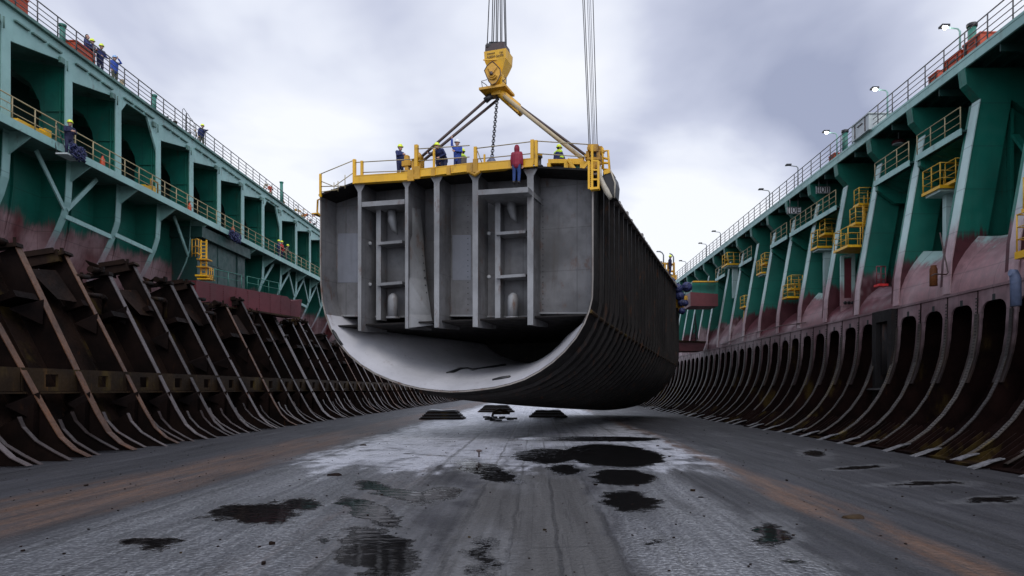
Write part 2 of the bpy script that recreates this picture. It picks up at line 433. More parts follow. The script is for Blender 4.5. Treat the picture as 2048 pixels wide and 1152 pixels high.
base = t.mix(t.ramp(lon2, .5, .75, 0, .5), base, (.022,.021,.022))
base = t.mix(t.ramp(fine, .5, .8, 0, .3), base, (.045,.045,.05))
xw = t.math('ADD', x, t.math('MULTIPLY', t.math('SUBTRACT', t.noise(t.map((.4,.10,1)), scale=1, detail=4), .5), 2.2))
def band(c, half, soft):
    return t.ramp(t.math('ABSOLUTE', t.math('SUBTRACT', xw, c)), half, half+soft, 1., 0.)
rb = t.noise(t.map((2.4, .22, 1), loc=(3,1,0)), scale=1, detail=7, rough=.7)
rust_l = t.math('MULTIPLY', band(-10.3, .9, 1.1), t.ramp(rb, .36, .66, .2, 1.))
rust_r = t.math('MULTIPLY', band(6.05, .12, .5), t.ramp(rb, .34, .58))
rust_c = t.math('MULTIPLY', band(-3.7, .15, .8), t.ramp(rb, .45, .7, 0, .6))
rm = t.math('MAXIMUM', t.math('MAXIMUM', rust_l, rust_r), rust_c)
base = t.mix(t.math('MULTIPLY', rm, .8), base, t.mix(t.ramp(fine, .3, .7), (.064,.037,.023), (.145,.075,.042)))
# dry strip in the middle of the near floor
dry = t.math('MULTIPLY', t.ramp(t.math('ABSOLUTE', t.math('ADD', t.math('ADD', x, .1), t.math('MULTIPLY', t.math('SUBTRACT', med, .5), .9))), 1.15, 1.5, 1, 0),
             t.ramp(t.math('ADD', y, t.math('MULTIPLY', t.math('SUBTRACT', med, .5), 6)), 19, 24, 1, 0))
base = t.mix(t.math('MULTIPLY', dry, .75), base, t.mix(t.ramp(lon, .3, .7), (.048,.046,.044), (.080,.077,.072)))
# cracks and seams
cr_ = t.voro(t.map((.9, .16, 1)), scale=1, feature='DISTANCE_TO_EDGE')
base = t.mix(t.math('MULTIPLY', t.ramp(cr_, .0, .006, .8, 0), dry), base, (.01,.01,.01))
sm_ = t.noise(t.map((3.2, .05, 1), loc=(4,2,0)), scale=1, detail=3)
base = t.mix(t.ramp(t.math('ABSOLUTE', t.math('SUBTRACT', sm_, .5)), .0, .012, .6, 0), base, (.014,.013,.013))
t.col(base)
# wet film: pebbled, with pale sheen painted in, where water lies thin, dull where the floor has dried
wetn = t.noise(t.map((.55, .16, 1), loc=(1.7, .6, 0)), scale=1, detail=6, rough=.6, dist=.6)
wn2 = t.noise(t.map((1.6, .5, 1), loc=(5.1, 2.6, 0)), scale=1, detail=5, rough=.6)
def strip(c, half, soft, src=xw): return t.ramp(t.math('ABSOLUTE', t.math('SUBTRACT', src, c)), half, half+soft, 1, 0)
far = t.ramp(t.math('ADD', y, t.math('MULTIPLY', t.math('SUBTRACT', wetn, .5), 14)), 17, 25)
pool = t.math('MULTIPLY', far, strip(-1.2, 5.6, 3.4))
left = t.math('MULTIPLY', strip(-5.6, 1.7, 2.0), t.ramp(y, 20, 36, 1, .4))
right = t.math('MULTIPLY', strip(2.75, .75, 1.3), t.ramp(y, 24, 36, 1, .3))
sl_ = t.math('MAXIMUM', pool, t.math('MAXIMUM', left, right))
wet = t.math('ADD', t.math('ADD', t.math('MULTIPLY', wetn, .7), t.math('MULTIPLY', wn2, .3)), t.math('MULTIPLY', sl_, .30))
wet = t.math('SUBTRACT', wet, t.math('ADD', t.math('MULTIPLY', dry, .34), t.math('MULTIPLY', rm, .10)))
wm = t.ramp(wet, .44, .84)
peb = t.voro(scale=17, feature='SMOOTH_F1'); pe2 = t.voro(t.map((1, .8, 1)), scale=5.5, feature='SMOOTH_F1')
rip = t.noise(t.map((.7, 2.2, 1)), scale=2.2, detail=3)
grain = t.ramp(t.math('ADD', t.math('MULTIPLY', peb, .6), t.math('MULTIPLY', fine, .6)), .25, .85)
gw = t.math('MULTIPLY', wm, t.ramp(grain, 0, 1, 1, .45))
lum = t.math('MULTIPLY', t.math('SUBTRACT', fine, .5), .25)
sheen_tint = t.ramp(t.math('ADD', wet, lum), .68, .92)
base = t.mix(t.math('MULTIPLY', sheen_tint, .3), base, (.035,.038,.05))  # bluish wet sheen painted into the base colour
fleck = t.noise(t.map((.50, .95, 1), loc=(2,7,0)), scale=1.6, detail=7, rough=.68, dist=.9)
pool_sheen = t.math('MULTIPLY', t.ramp(t.math('ADD', pool, t.math('MULTIPLY', t.math('SUBTRACT', wn2, .5), 1.5)), .35, 1.0), t.ramp(fleck, .36, .50))
base = t.mix(pool_sheen, base, (.36,.37,.41))  # pale sky reflection on the pool painted as base colour
# wheel tracks and joints running down the dock
trk = None
for c_, w_ in ((-3.1,.05),(-1.32,.03),(-.42,.025),(.36,.025),(1.28,.035),(2.15,.05),(4.3,.06),(-7.9,.06),(7.6,.05)):
    m_ = t.ramp(t.math('ABSOLUTE', t.math('SUBTRACT', t.math('ADD', x, t.math('MULTIPLY', t.math('SUBTRACT', med, .5), .22)), c_)), w_*.4, w_*2.2, 1, 0)
    trk = m_ if trk is None else t.math('MAXIMUM', trk, m_)
trk = t.math('MULTIPLY', trk, t.ramp(lon2, .3, .6, .15, .8))
base = t.mix(trk, base, (.010,.0095,.010))
# standing water: hollows given as ellipses on the floor, broken up by the grain
xp = t.math('ADD', x, t.math('MULTIPLY', t.math('SUBTRACT', t.noise(scale=1.3, detail=5, rough=.6), .5), 1.1))
yp = t.math('ADD', y, t.math('MULTIPLY', t.math('SUBTRACT', t.noise(t.map((1,1,1), loc=(9,4,2)), scale=1.1, detail=5, rough=.6), .5), 1.7))
pf = None
def hollow(px, py, hw, hh, sk=0.):
    """ellipse at photo pixel (px, py) with half sizes in pixels -> floor coordinates"""
    global pf
    Y = CAMH*F/(py-CY); ya, yb = CAMH*F/(py-hh-CY), CAMH*F/(py+hh-CY); X = (px-CX)/F*Y
    rx, ry, cy_ = hw/F*Y, (ya-yb)/2, (ya+yb)/2
    u = t.math('DIVIDE', t.math('SUBTRACT', t.math('SUBTRACT', xp, X), t.math('MULTIPLY', t.math('SUBTRACT', yp, cy_), sk)), rx)
    v = t.math('DIVIDE', t.math('SUBTRACT', yp, cy_), ry)
    d = t.math('SUBTRACT', 1., t.math('SQRT', t.math('ADD', t.math('MULTIPLY', u, u), t.math('MULTIPLY', v, v))))
    d = t.math('MULTIPLY', d, min(rx, ry)*1.0)
    pf = d if pf is None else t.math('MAXIMUM', pf, d)
for h_ in HOLLOWS: hollow(*h_)
pf = t.math('ADD', pf, t.math('ADD', t.math('MULTIPLY', t.math('SUBTRACT', peb, .45), .16), t.math('MULTIPLY', t.math('SUBTRACT', fine, .5), .30)))
pm = t.ramp(pf, -.02, .12); damp = t.ramp(pf, -.55, .0)
base = t.mix(t.math('MULTIPLY', damp, .45), base, (.016,.016,.018))
base = t.mix(pm, base, (.006,.0058,.006))
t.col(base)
ior = t.math('ADD', t.ramp(pool_sheen, 0, 1, 1.8, 2.9), t.math('MULTIPLY', t.math('MULTIPLY', sl_, wm), t.ramp(grain, .2, .9, .9, .3)))
t.val(t.b.inputs['IOR'], t.math('ADD', t.math('MULTIPLY', ior, t.math('SUBTRACT', 1., pm)), t.math('MULTIPLY', pm, 1.33)))
rgh = t.math('ADD', t.ramp(gw, 0, 1, .5, .33), t.math('MULTIPLY', t.math('SUBTRACT', fine, .5), .12))
rgh = t.math('SUBTRACT', rgh, t.math('MULTIPLY', damp, .06))
t.rough(t.math('ADD', t.math('MULTIPLY', rgh, t.math('SUBTRACT', 1., pm)), t.math('MULTIPLY', pm, .05)))
spc = t.math('MULTIPLY', t.ramp(t.math('MAXIMUM', gw, t.math('MULTIPLY', damp, .8)), 0, 1, .22, 1.0), t.ramp(lon2, .35, .65, .6, 1.15))
t.spec(t.math('ADD', t.math('MULTIPLY', spc, t.math('SUBTRACT', 1., pm)), t.math('MULTIPLY', pm, .5)))
h = t.math('ADD', t.math('MULTIPLY', peb, .6), t.math('ADD', t.math('MULTIPLY', fine, .5), t.math('ADD', t.math('MULTIPLY', rip, .4), t.math('SUBTRACT', t.math('MULTIPLY', lon, .35), t.math('MULTIPLY', trk, .5)))))
h = t.math('ADD', t.math('MULTIPLY', h, t.math('SUBTRACT', 1., pm)), t.math('MULTIPLY', pm, t.math('MULTIPLY', rip, .12)))
t.bump(h, 1., .05)
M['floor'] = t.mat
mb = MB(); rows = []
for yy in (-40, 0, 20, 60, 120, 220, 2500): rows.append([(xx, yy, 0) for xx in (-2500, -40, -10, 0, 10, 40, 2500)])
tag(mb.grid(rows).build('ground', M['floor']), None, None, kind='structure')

# ------------------------------------------------------------------ green hull with open bays (west side)
LX = -25.5; Y0 = 28.4; PITCH = 4.42; NL = 26
DECK_L = 21.0; WALK = 15.0
ship = thing('ship_hull', 'green ship side with open bays above a tan railed walkway and bare maroon bottom', 'ship', (-28, 30, 0))
YE = Y0 + PITCH*(NL-1) + 1
# top girder: slanting lower edge in every bay
mb = MB(); g2 = MB()
for k in range(NL-1):
    ya, yb = Y0 + PITCH*k, Y0 + PITCH*(k+1)
    A = [(LX, ya, DECK_L), (LX, yb, DECK_L)]; 
    kind = k % 5
    if kind == 3:   # bays with a chamfered far corner
        low = [(LX, ya, 20.05), (LX, ya+.5, 20.3), (LX, ya+3.1, 20.35), (LX, yb, 18.2)]
    else:
        low = [(LX, ya, 19.35), (LX, ya+.6, 19.45), (LX, yb-.3, 20.2), (LX, yb, 19.95)]
    mb.prism([(LX, ya, DECK_L)] + low + [(LX, yb, DECK_L)], (-.12, 0, 0))
    # stiffening lip under the deck edge, in short lengths
    q = ya + .5
    while q < yb - .6:
        q_b = MB(); q_b.box2((LX+.005, q, 20.45), (LX+.14, q+.95, 20.53)); q += 1.15
        if k < 16: q_b.build('girder_lip', M['deckgrime'], ship)
mb.build('deck_girder', M['teal'], ship)
mb = MB(); mb.box2((LX+.18, Y0, DECK_L+.002), (-36, YE, DECK_L+.16)); 
mb.build('deck_plate', M['deckgrime'], ship)
mb = MB(); mb.box2((-31.2, Y0, 14.9), (-31.0, YE, 20.98)); mb.box2((-31, Y0, 14.4), (-27.2, YE, 14.7)); mb.build('inner_bulkhead', M['web_dark'], ship)
# columns
def column_parts(y):
    c = MB()
    w = .05
    # web plate 1.45 m deep with rounded knee at the top
    kn = [(LX-.02, WALK), (LX-.02, 20.0), (LX-5.4, 20.9), (LX-5.4, 20.3), (LX-3.0, 19.9), (LX-2.1, 19.2), (LX-1.6, 18.2), (LX-1.45, 17.2), (LX-1.45, WALK)]
    c.prism([(x_, y, z_) for x_, z_ in kn], (0, w, 0))
    c.box2((LX-1.5, y-.16, WALK), (LX-1.44, y+.2, 17.3))
    for zz in (16.3, 17.6): c.box2((LX-1.2, y-.09, zz), (LX-.3, y-.005, zz+.06))
    c.box2((LX-.42, y-.12, WALK), (LX-.36, y-.005, 19.6))
    o = c.build('column', M['web'], ship)
    f = MB(); f.box2((LX+.012, y-.26, WALK+.02), (LX-.05, y+.30, 20.0))
    f.prism([(LX+.013, y-.26, 19.99), (LX+.013, y-.75, 20.35), (LX+.013, y+.9, 20.35), (LX+.013, y+.30, 19.6)], (-.05, 0, 0))
    f.build('flange', M['teal'], o)
    return o
for k in range(NL): column_parts(Y0 + PITCH*k)
# walkway
mb = MB(); mb.box2((-24.35, Y0, WALK-.06), (-27.1, YE, WALK)); mb.build('walkway_floor', M['deckgrime'], ship)
mb = MB(); mb.box2((-24.35, Y0, WALK-.34), (-24.29, YE, WALK+.06))
for k in range(NL):
    y = Y0 + PITCH*k + .1
    mb.prism([(-24.36, y, WALK-.07), (-24.36, y, WALK-.33), (-25.5, y, WALK-1.2), (-25.6, y, WALK-.07)], (0, .08, 0))
mb.build('walkway_edge', M['teal'], ship)
# lower plating
PL = [(-27.0, 15.0), (-27.02, 13.0), (-27.2, 11.6), (-27.5, 10.4), (-28.0, 9.0), (-28.8, 7.6), (-29.8, 6.4), (-31, 5.4)]
mb = MB(); ys = [Y0 + PITCH*k/4 for k in range(4*NL-2)]
rows = []
for j, yy in enumerate(ys):
    ph = (yy - Y0) / PITCH % 1
    bul = .16*sin(pi*ph)                       # the skin swells a little between frames
    rows.append([(x_ + bul*max(0, min(1, (12.2 - z_)/2.5)), yy, z_) for x_, z_ in PL])
mb.grid(rows, smooth=True); mb.build('hull_plate', M['hull_l'], ship, fix=False)
g3 = MB()
for k in range(NL-1):      # seam bars upright on the plating
    y = Y0 + PITCH*(k+.52)
    g3 = MB(); g3.ribbon([(x_+.14, y, z_) for x_, z_ in PL[:5]], [(x_-.05, y, z_) for x_, z_ in PL[:5]], (0, .05, 0))
    g3.build('stiffener', M['hull_l'], ship)
# curved frames under the walkway
FR = [(-25.45, 14.95), (-25.5, 13.7), (-25.56, 12.7), (-25.8, 11.9), (-26.15, 11.1), (-26.55, 10.3), (-27.0, 9.5), (-27.5, 8.7)]
def lower_frame(y):
    c = MB(); back = [(polyat(PL, z_) - .02, y, z_) for x_, z_ in FR]
    c.ribbon([(x_, y, z_) for x_, z_ in FR], back, (0, .05, 0))
    o = c.build('frame', M['hull_l'], ship)
    f = MB(); f.ribbon([(x_+.03, y-.22, z_) for x_, z_ in FR], [(x_+.03, y+.26, z_) for x_, z_ in FR], (-.05, 0, -.01))
    f.build('flange', M['teal_zone'], o)
for k in range(NL): lower_frame(Y0 + PITCH*k)
def brace(y0, z0, y1, z1, x0=-25.42, w=.24, name='brace', mat='teal'):
    b = MB(); xa, xb = polyat(FR, z0)+.02, polyat(FR, z1)+.02
    b.beam((xa, y0, z0), (xb, y1, z1), .07, w, up=(1, 0, .2)) if False else b.beam((xa, y0, z0), (xb, y1, z1), w, .08, up=(1, 0, 0))
    b.build(name, M[mat], ship)
for k in range(1, NL-1):
    y = Y0 + PITCH*k
    if k in (2, 5, 10, 11, 12, 13, 15, 17, 18):           # V braces onto the frame
        brace(y - 2.5, 14.65, y - .1, 12.3); brace(y + 2.3, 14.65, y + .1, 12.3)
    elif k in (8, 9, 14, 16, 19):
        brace(y + 2.4, 14.65, y + .1, 12.4)
for k in (2, 3, 5, 6, 10, 13, 15):
    y = Y0 + PITCH*k
    brace(y + .1, 11.95, y + PITCH - .1, 11.75, w=.26, name='strut')
# lifting eyes and small fittings along the girder
for k in range(1, NL-3):
    y = Y0 + PITCH*k - .8
    mb = MB(); mb.box2((LX+.01, y, 19.95), (LX+.16, y+.32, 20.25)); mb.tube([(LX+.15, y+.5, 20.25), (LX+.15, y+.5, 19.7)], .04)
    mb.build('lifting_eye', M['deckgrime'], ship)
railing(ship, [(LX+.1, Y0+.5, DECK_L+.16), (LX+.1, YE-8, DECK_L+.16)], 1.12, (1, .72, .47, .22), 1.48, M['rail_dark'], .03, .034)
railing(ship, [(-24.4, Y0+.5, WALK+.02), (-24.4, YE-8, WALK+.02)], 1.1, (1, .66, .33), 1.45, M['rail_tan'], .028, .034)

# ------------------------------------------------------------------ rusted leaning frames along the foot of the wall
cr = thing('frame_wall', 'row of leaning rusted steel frames and plates along the foot of the open bayed ship', 'steel frames', (-18, 40, 0))
CP = 3.08; CY0 = 18.4; NC = 46
PRO = [(-21.5, 8.9), (-20.4, 6.75), (-19.2, 4.4), (-18.2, 2.45), (-17.7, 1.5), (-17.25, .75), (-16.75, .3), (-16.2, .03)]
def off(pro, d):
    o_ = []
    for i, (x_, z_) in enumerate(pro):
        x0, z0 = pro[max(i-1, 0)]; x1, z1 = pro[min(i+1, len(pro)-1)]
        tx, tz = x1-x0, z1-z0; L = sqrt(tx*tx+tz*tz)
        o_.append((x_ + tz/L*d, z_ - tx/L*d))
    return o_
BK = off(PRO, 1.25)
BK = [(x_, max(z_, .02)) for x_, z_ in BK]
rnd = random.Random(5)
for k in range(NC):
    y = CY0 + CP*k + (rnd.uniform(-.4, .4) if 0 < k else 0); far = k > 26
    hi = rnd.choice((0, .25, -.35, .1, -.5, 0)) - (.25 if k % 2 else 0) + (-1.2 if 15 < k else 0)
    sh = rnd.uniform(-.12, .12); lean = rnd.uniform(-.45, .35)
    P = []
    for i, (x_, z_) in enumerate(PRO):
        t_ = max(0, (z_ - 1.5)/7.4)
        P.append((x_ - hi*.5*t_ + sh*t_, z_ + hi*t_ - .0))
    B = [(x_ + .35*max(0, (1.2 - z_))*0, z_) for x_, z_ in BK]
    yo = [lean*max(0, (z_-1.5)/7.4) for _, z_ in P]
    web = MB(); web.ribbon([(p[0], y+yo[i], p[1]) for i, p in enumerate(P)],
                           [(b_[0], y+yo[i], b_[1]+ (hi*max(0, (P[i][1]-1.5)/7.4))) for i, b_ in enumerate(B)], (0, .06, 0))
    if not far:      # knees, lugs and a stiffener on the web
        web.prism([(P[1][0]-.05, y-.05, P[1][1]), (P[1][0]-1.5, y-.05, P[1][1]-.6), (P[1][0]-1.5, y-.05, P[1][1]-.75), (P[1][0]+.1, y-.05, P[1][1]-.25)], (0, -1.2 if k % 2 else -.35, 0))
        web.prism([(P[4][0]-.3, y-.02, P[4][1]+.5), (P[4][0]-1.3, y-.02, P[4][1]-.05), (P[4][0]-.35, y-.02, P[4][1]-.9)], (0, -.28, 0))
    if k < 30:       # rust eaten gusset plates half way down and at the knee
        for z_ in (rnd.uniform(4, 6.5), 2.0):
            x_ = polyat(P, z_)
            web.prism([(x_-.05, y-.04, z_+.35), (x_-rnd.uniform(.5,1.0), y-rnd.uniform(.3,.9), z_-.1), (x_-.1, y-.04, z_-rnd.uniform(.4,.8))], (.02, .03, .05))
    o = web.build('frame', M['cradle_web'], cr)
    fl = MB(); w = rnd.choice((.13,.15,.18)) if k != 12 else .3
    n_ = [(x_, z_) for x_, z_ in off(P, -.02)]
    fl.ribbon([(p[0], y-w+.03+yo[i], p[1]) for i, p in enumerate(n_)], [(p[0], y+w+.03+yo[i], p[1]) for i, p in enumerate(n_)], (-.03, 0, -.012))
    fl.build('flange', M[rnd.choice(('flange', 'flange', 'flange_brown', 'flange_dark')) if k != 2 else 'flange_brown'], o)
    if k < 24:
        tp = MB(); px_, pz = P[0]; y_ = y + yo[0]
        typ = k % 4
        ax = Vector((-.93, 0, .36))
        if typ in (0, 2):   # block head: a channel with torn plate
            tp.beam(Vector((px_-.15, y_-.1, pz-.05)), Vector((px_-1.5, y_-.4, pz-.42)), .62, .5, up=(0,0,1))
            tp.beam(Vector((px_+.12, y_+.05, pz+.12)), Vector((px_-.5, y_-.05, pz-.1)), .75, .12)
            tp.beam(Vector((px_-.2, y_-.5, pz+.16)), Vector((px_-1.4, y_-.75, pz-.1)), .12, .24)
        else:
            tp.beam(Vector((px_+.1, y_, pz+.05)), Vector((px_-1.1, y_-.2, pz-.15)), .5, .16)
            tp.tube([(px_-.35, y_-.2, pz+.1), (px_-.35, y_-.9, pz+.12)], .17, 8)
        # torn edge teeth
        for q in range(5):
            tp.box((px_-.1-.25*q+rnd.uniform(-.05,.05), y_-.2+rnd.uniform(-.2,.2), pz+.2-.07*q), (.12, rnd.uniform(.1,.3), rnd.uniform(.12,.35)), rnd.uniform(0,1))
        # upright between web and bulk behind
        tp.beam((px_-1.4, y_-.35, pz-.2), (px_-1.0, y_-.3, pz-2.1), .5, .12, up=(0,1,0))
        for q in range(4):      # bent scraps of plate
            c_ = Vector((px_-rnd.uniform(0,1.6), y_-rnd.uniform(-.2,.9), pz-rnd.uniform(-.25,.7)))
            tp.prism([c_, c_+Vector((rnd.uniform(-.6,.2), rnd.uniform(-.5,.5), rnd.uniform(-.5,.3))), c_+Vector((rnd.uniform(-.5,.3), rnd.uniform(-.2,.6), rnd.uniform(-.9,-.2)))], (.03,.02,.04))
        tp.build('frame_head', M['cradle'], o)
        if k % 2 == 0:
            pb = MB()
            for zz, ln in ((-.9, 1.25), (-1.75, 1.5)):
                fx = lerp(px_, P[1][0], -zz/2.2)-.05; fz = pz + zz
                pb.tube([(fx, y_+.05, fz), (fx-.1, y_+ln*.9, fz+.12)], .115, 8)
            pb.tube([(fx-.1, y_+1.5, fz+.12), (fx-.25, y_+1.95, fz+.05), (fx-.35, y_+2.1, fz-.3), (fx-.35, y_+2.1, fz-.9)], .13, 8)
            pb.build('stub_pipe', M['cradle'], o)
# plates behind the frames
for k in range(NC-1):
    y = CY0 + CP*k
    q = off(PRO, 1.0); top = rnd.uniform(-.9, -.2) - (1.0 if k > 15 else 0)
    A = []
    for i, (x_, z_) in enumerate(q[:6]):
        if i == 0: x_, z_ = lerp(q[0][0], q[1][0], .35), lerp(q[0][1], q[1][1], .35)
        A.append((x_, z_))
    mb = MB(); mb.ribbon([(a_, y+.07, b_) for a_, b_ in A], [(a_, y+CP-.01, b_ - (0 if i else rnd.uniform(0, .3))) for i, (a_, b_) in enumerate(A)], (-.05, 0, -.02))
    if k < 22:
        for q_ in range(2):
            yy = y + .8 + q_*1.1
            mb.beam((A[1][0]+.06, yy, A[1][1]), (A[3][0]+.06, yy, A[3][1]), .06, .12, up=(1,0,.5))
        c0 = q[1]
        mb.prism([(c0[0]-.3, y+1.4, c0[1]+1.3), (c0[0]+.6, y+1.9, c0[1]+.1), (c0[0]+.75, y+2.95, c0[1]+.1), (c0[0]-.2, y+2.95, c0[1]+1.5)], (-.06, 0, .03)) if k % 2 else None
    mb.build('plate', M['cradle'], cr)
# stringer with square lightening holes
mb = MB()
for k in range(NC-1):
    y = CY0 + CP*k + .07; x_ = -18.55
    hy, hw = y + CP*.5, .34
    for a_, b_ in ((y, hy-hw), (hy+hw, y+CP-.08)): mb.box2((x_, a_, 2.42), (x_-.1, b_, 3.28))
    mb.box2((x_, hy-hw, 3.06), (x_-.1, hy+hw, 3.28)); mb.box2((x_, hy-hw, 2.42), (x_-.1, hy+hw, 2.58))
    mb.box2((x_+.14, y, 2.40), (x_-.5, y+CP-.08, 2.33))
mb.build('stringer', M['mossy'], cr)
mb = MB(); mb.box2((-19.6, CY0, .05), (-19.5, CY0+CP*(NC-1), 2.6)); mb.build('back_plate', M['cradle_web'], cr)
# small curved feet between the frames
foot0 = None
for k in range(min(NC-1, 40)):
    for q_, dz in ((.34, 0), (.68, .18)):
        y = CY0 + CP*(k + q_)
        if foot0 is None:
            FP = [(-17.9, 1.55), (-17.75, 1.2), (-17.3, .72), (-16.7, .36), (-16.1, .05)]
            c = MB(); c.ribbon([(a_, y, b_) for a_, b_ in FP], [(a_-.75, y, max(.02, b_-.4)) for a_, b_ in FP], (0, .05, 0))
            c.ribbon([(a_+.02, y-.08, b_+.02) for a_, b_ in FP], [(a_+.02, y+.11, b_+.02) for a_, b_ in FP], (-.02, 0, -.02), m=1)
            foot0 = c.build('foot', [M['cradle_web'], M['flange_dark']], cr); fy = y
            foot1 = foot0.copy(); foot1.data = foot0.data.copy(); foot1.data.materials[1] = M['flange']; C.objects.link(foot1); foot1.location = (-.2, -.6, 0)
        else:
            if k > 44: continue
            d = foot0.copy(); C.objects.link(d); d.location = (rnd.uniform(-.45,.12), y - fy + rnd.uniform(-.3,.3), rnd.uniform(-.25,.1)); d.data = foot0.data if k % 3 else foot1.data
# feet copies keep their parent
# red girder resting on the frames
gd = thing('girder', 'long maroon riveted box girder lying slanted across the rusted frame tops', 'girder', (-21.5, 50, 8.5))
A0, A1 = Vector((-22.9, 46.0, 9.05)), Vector((-19.6, 57.2, 9.15))
d_ = (A1-A0).normalized(); nn = Vector((d_.y, -d_.x, 0)).normalized()
mb = MB(); up = Vector((0,0,1))
prof = [(0, .75), (1, .70), (.93, .45), (.89, .5), (.86, .78)]
L_ = (A1-A0).length
face = [A0+up*.78, A0+d_*L_*.83+up*.86, A0+d_*L_*.88+up*.55, A1+up*.86, A1+d_*(-.35)+up*-.72, A0+d_*2.2+up*-.66, A0+d_*1.4+up*-.5, A0+up*-.72]
mb.prism(face, -nn*1.4)
mb.build('girder_body', M['maroon'], gd)
rv = MB()
for i in range(1, 9):
    q = A0 + d_*(L_*i/9.2)
    for j in range(9): rv.box(q + up*(-.6+.16*j) + nn*.012, (.05, .05, .05), atan2(d_.y, d_.x))
rv.build('rivets', M['maroon'], gd)
mb = MB()
mb.beam(A0+up*-.70+nn*.03, A1-d_*.4+up*-.74+nn*.03, .12, .12); mb.build('bottom_edge', M['mossy'], gd)
# green deckhouse behind the girder
dh = thing('deckhouse', 'flat green plated house wall behind the slanted maroon girder', 'deckhouse', (-25, 52, 9))
mb = MB(); mb.box2((-25.0, 50.4, 9.4), (-26.9, 58.6, 13.7)); 
mb.box2((-25.0, 50.4, 12.0), (-24.96, 58.6, 12.06)); mb.box2((-25.0, 57.0, 9.4), (-24.92, 57.12, 13.7)); mb.box2((-25.0, 53.6, 9.4), (-24.96, 53.66, 13.7)); mb.box2((-24.6, 50.3, 13.7), (-27, 58.8, 14.5))
mb.build('house_wall', M['web_dark'], dh)
gl = thing('guard_rail', 'green guard rail panels standing along the maroon girder', 'railing', (-21.5, 50, 9.9))
q0 = A0 + up*.86 - nn*.5
railing(gl, [q0 + d_*2.2, q0 + d_*5.0], 1.05, (1, .55), 1.2, M['rail_green'], .03, .03)
railing(gl, [q0 + d_*5.6, q0 + d_*9.3], 1.05, (1, .55), 1.2, M['rail_green'], .03, .03)
# ------------------------------------------------------------------ green hull with slanted box columns (east side)
RY0 = 25.2; RP = 4.15; NR = 27; REND = RY0 + RP*(NR-1) + 2
DX, DZ = 18.45, 16.75
hull = thing('ship_hull', 'green ship side with slanted pale edged columns over a row of arched dark frames', 'ship', (21, 30, 0))
mb = MB(); mb.box2((DX, 18, DZ-.42), (DX+.1, REND, DZ)); mb.box2((DX-.02, 18, DZ-.06), (DX+.1, REND, DZ+.05)); mb.build('deck_girder', M['teal'], hull)
mb = MB(); mb.box2((DX+.1, 18, DZ-.16), (34, REND, DZ-.02)); 
for q in range(4): mb.box2((DX+.8+q*.75, 18, DZ-.42), (DX+.86+q*.75, REND, DZ-.16))
mb.build('deck_plate', M['web_dark'], hull)
mb = MB(); mb.box2((21.6, 18, 6.9), (21.7, REND, DZ-.17))
mb.build('hull_plate', M['hull_r'], hull)
CE = [(19.1, 14.95), (18.75, 13.0), (18.4, 11.0), (18.05, 9.0), (17.88, 8.0), (17.82, 7.0), (17.8, 6.6)]
def r_column(y, w=.75, depth=1.35):
    c = MB()
    E = CE
    inn = [(x_+depth, y, z_) for x_, z_ in E]
    c.ribbon([(x_, y, z_) for x_, z_ in E], inn, (0, w, 0))
    # shoulder knee up to the deck edge
    c.prism([(19.1, y, 14.95), (18.55, y, 15.6), (18.5, y, DZ-.43), (21.55, y, DZ-.43), (21.55, y, 14.2), (20.45, y, 14.95)], (0, w*.6, 0))
    # set back web behind
    c.prism([(x_+depth, y+w*.55, z_) for x_, z_ in E] + [(21.6, y+w*.55, 6.8), (21.6, y+w*.55, 14.95)], (0, .08, 0))
    c.box2((20.5, y+.1, 7.2), (20.62, y+.42, 14.6))
    o = c.build('column', M['hull_r'], hull)
    f = MB(); f.ribbon([(x_-.012, y-.07, z_) for x_, z_ in E], [(x_-.012, y+w*.62, z_) for x_, z_ in E], (-.05, 0, 0))
    f.build('flange', M['col_edge'], o)
    k_ = MB(); k_.ribbon([(19.085, y-.05, 14.96), (18.535, y-.05, 15.6), (18.44, y-.05, DZ-.45)], [(19.085, y+w*.6, 14.96), (18.535, y+w*.6, 15.6), (18.44, y+w*.6, DZ-.45)], (-.04, 0, 0))
    k_.build('knee', M['web'], o)
    return o
for k in range(-2, NR): r_column(RY0 + RP*k)
# intermediate stanchions on the plating
for k in range(NR-1):
    y = RY0 + RP*(k+.5)
    s_ = MB(); s_.box2((20.3, y, 7.1), (21.6, y+.07, 14.4)); s_.build('web_frame', M['hull_r'], hull)
    s_ = MB(); s_.box2((20.24, y-.13, 7.1), (20.3, y+.2, 14.4 if k % 3 else 12.4)); s_.build('stanchion', M['col_edge'], hull)
    if k % 2 == 0:
        b_ = MB(); b_.beam((20.4, y+.2, 11.2), (20.6, y+RP*.5, 13.4), .12, .3, up=(1,0,0)); b_.build('brace', M['web'], hull)
    b_ = MB()
    b_.prism([(20.9, y-RP*.42, DZ-.43), (20.9, y+RP*.42, DZ-.43), (20.9, y+RP*.2, DZ-1.0), (20.9, y-RP*.2, DZ-1.0)], (.05, 0, 0))
    b_.box2((DX+.12, y, DZ-.75), (21.6, y+.06, DZ-.43)); b_.build('deck_beam', M['web_dark'], hull)
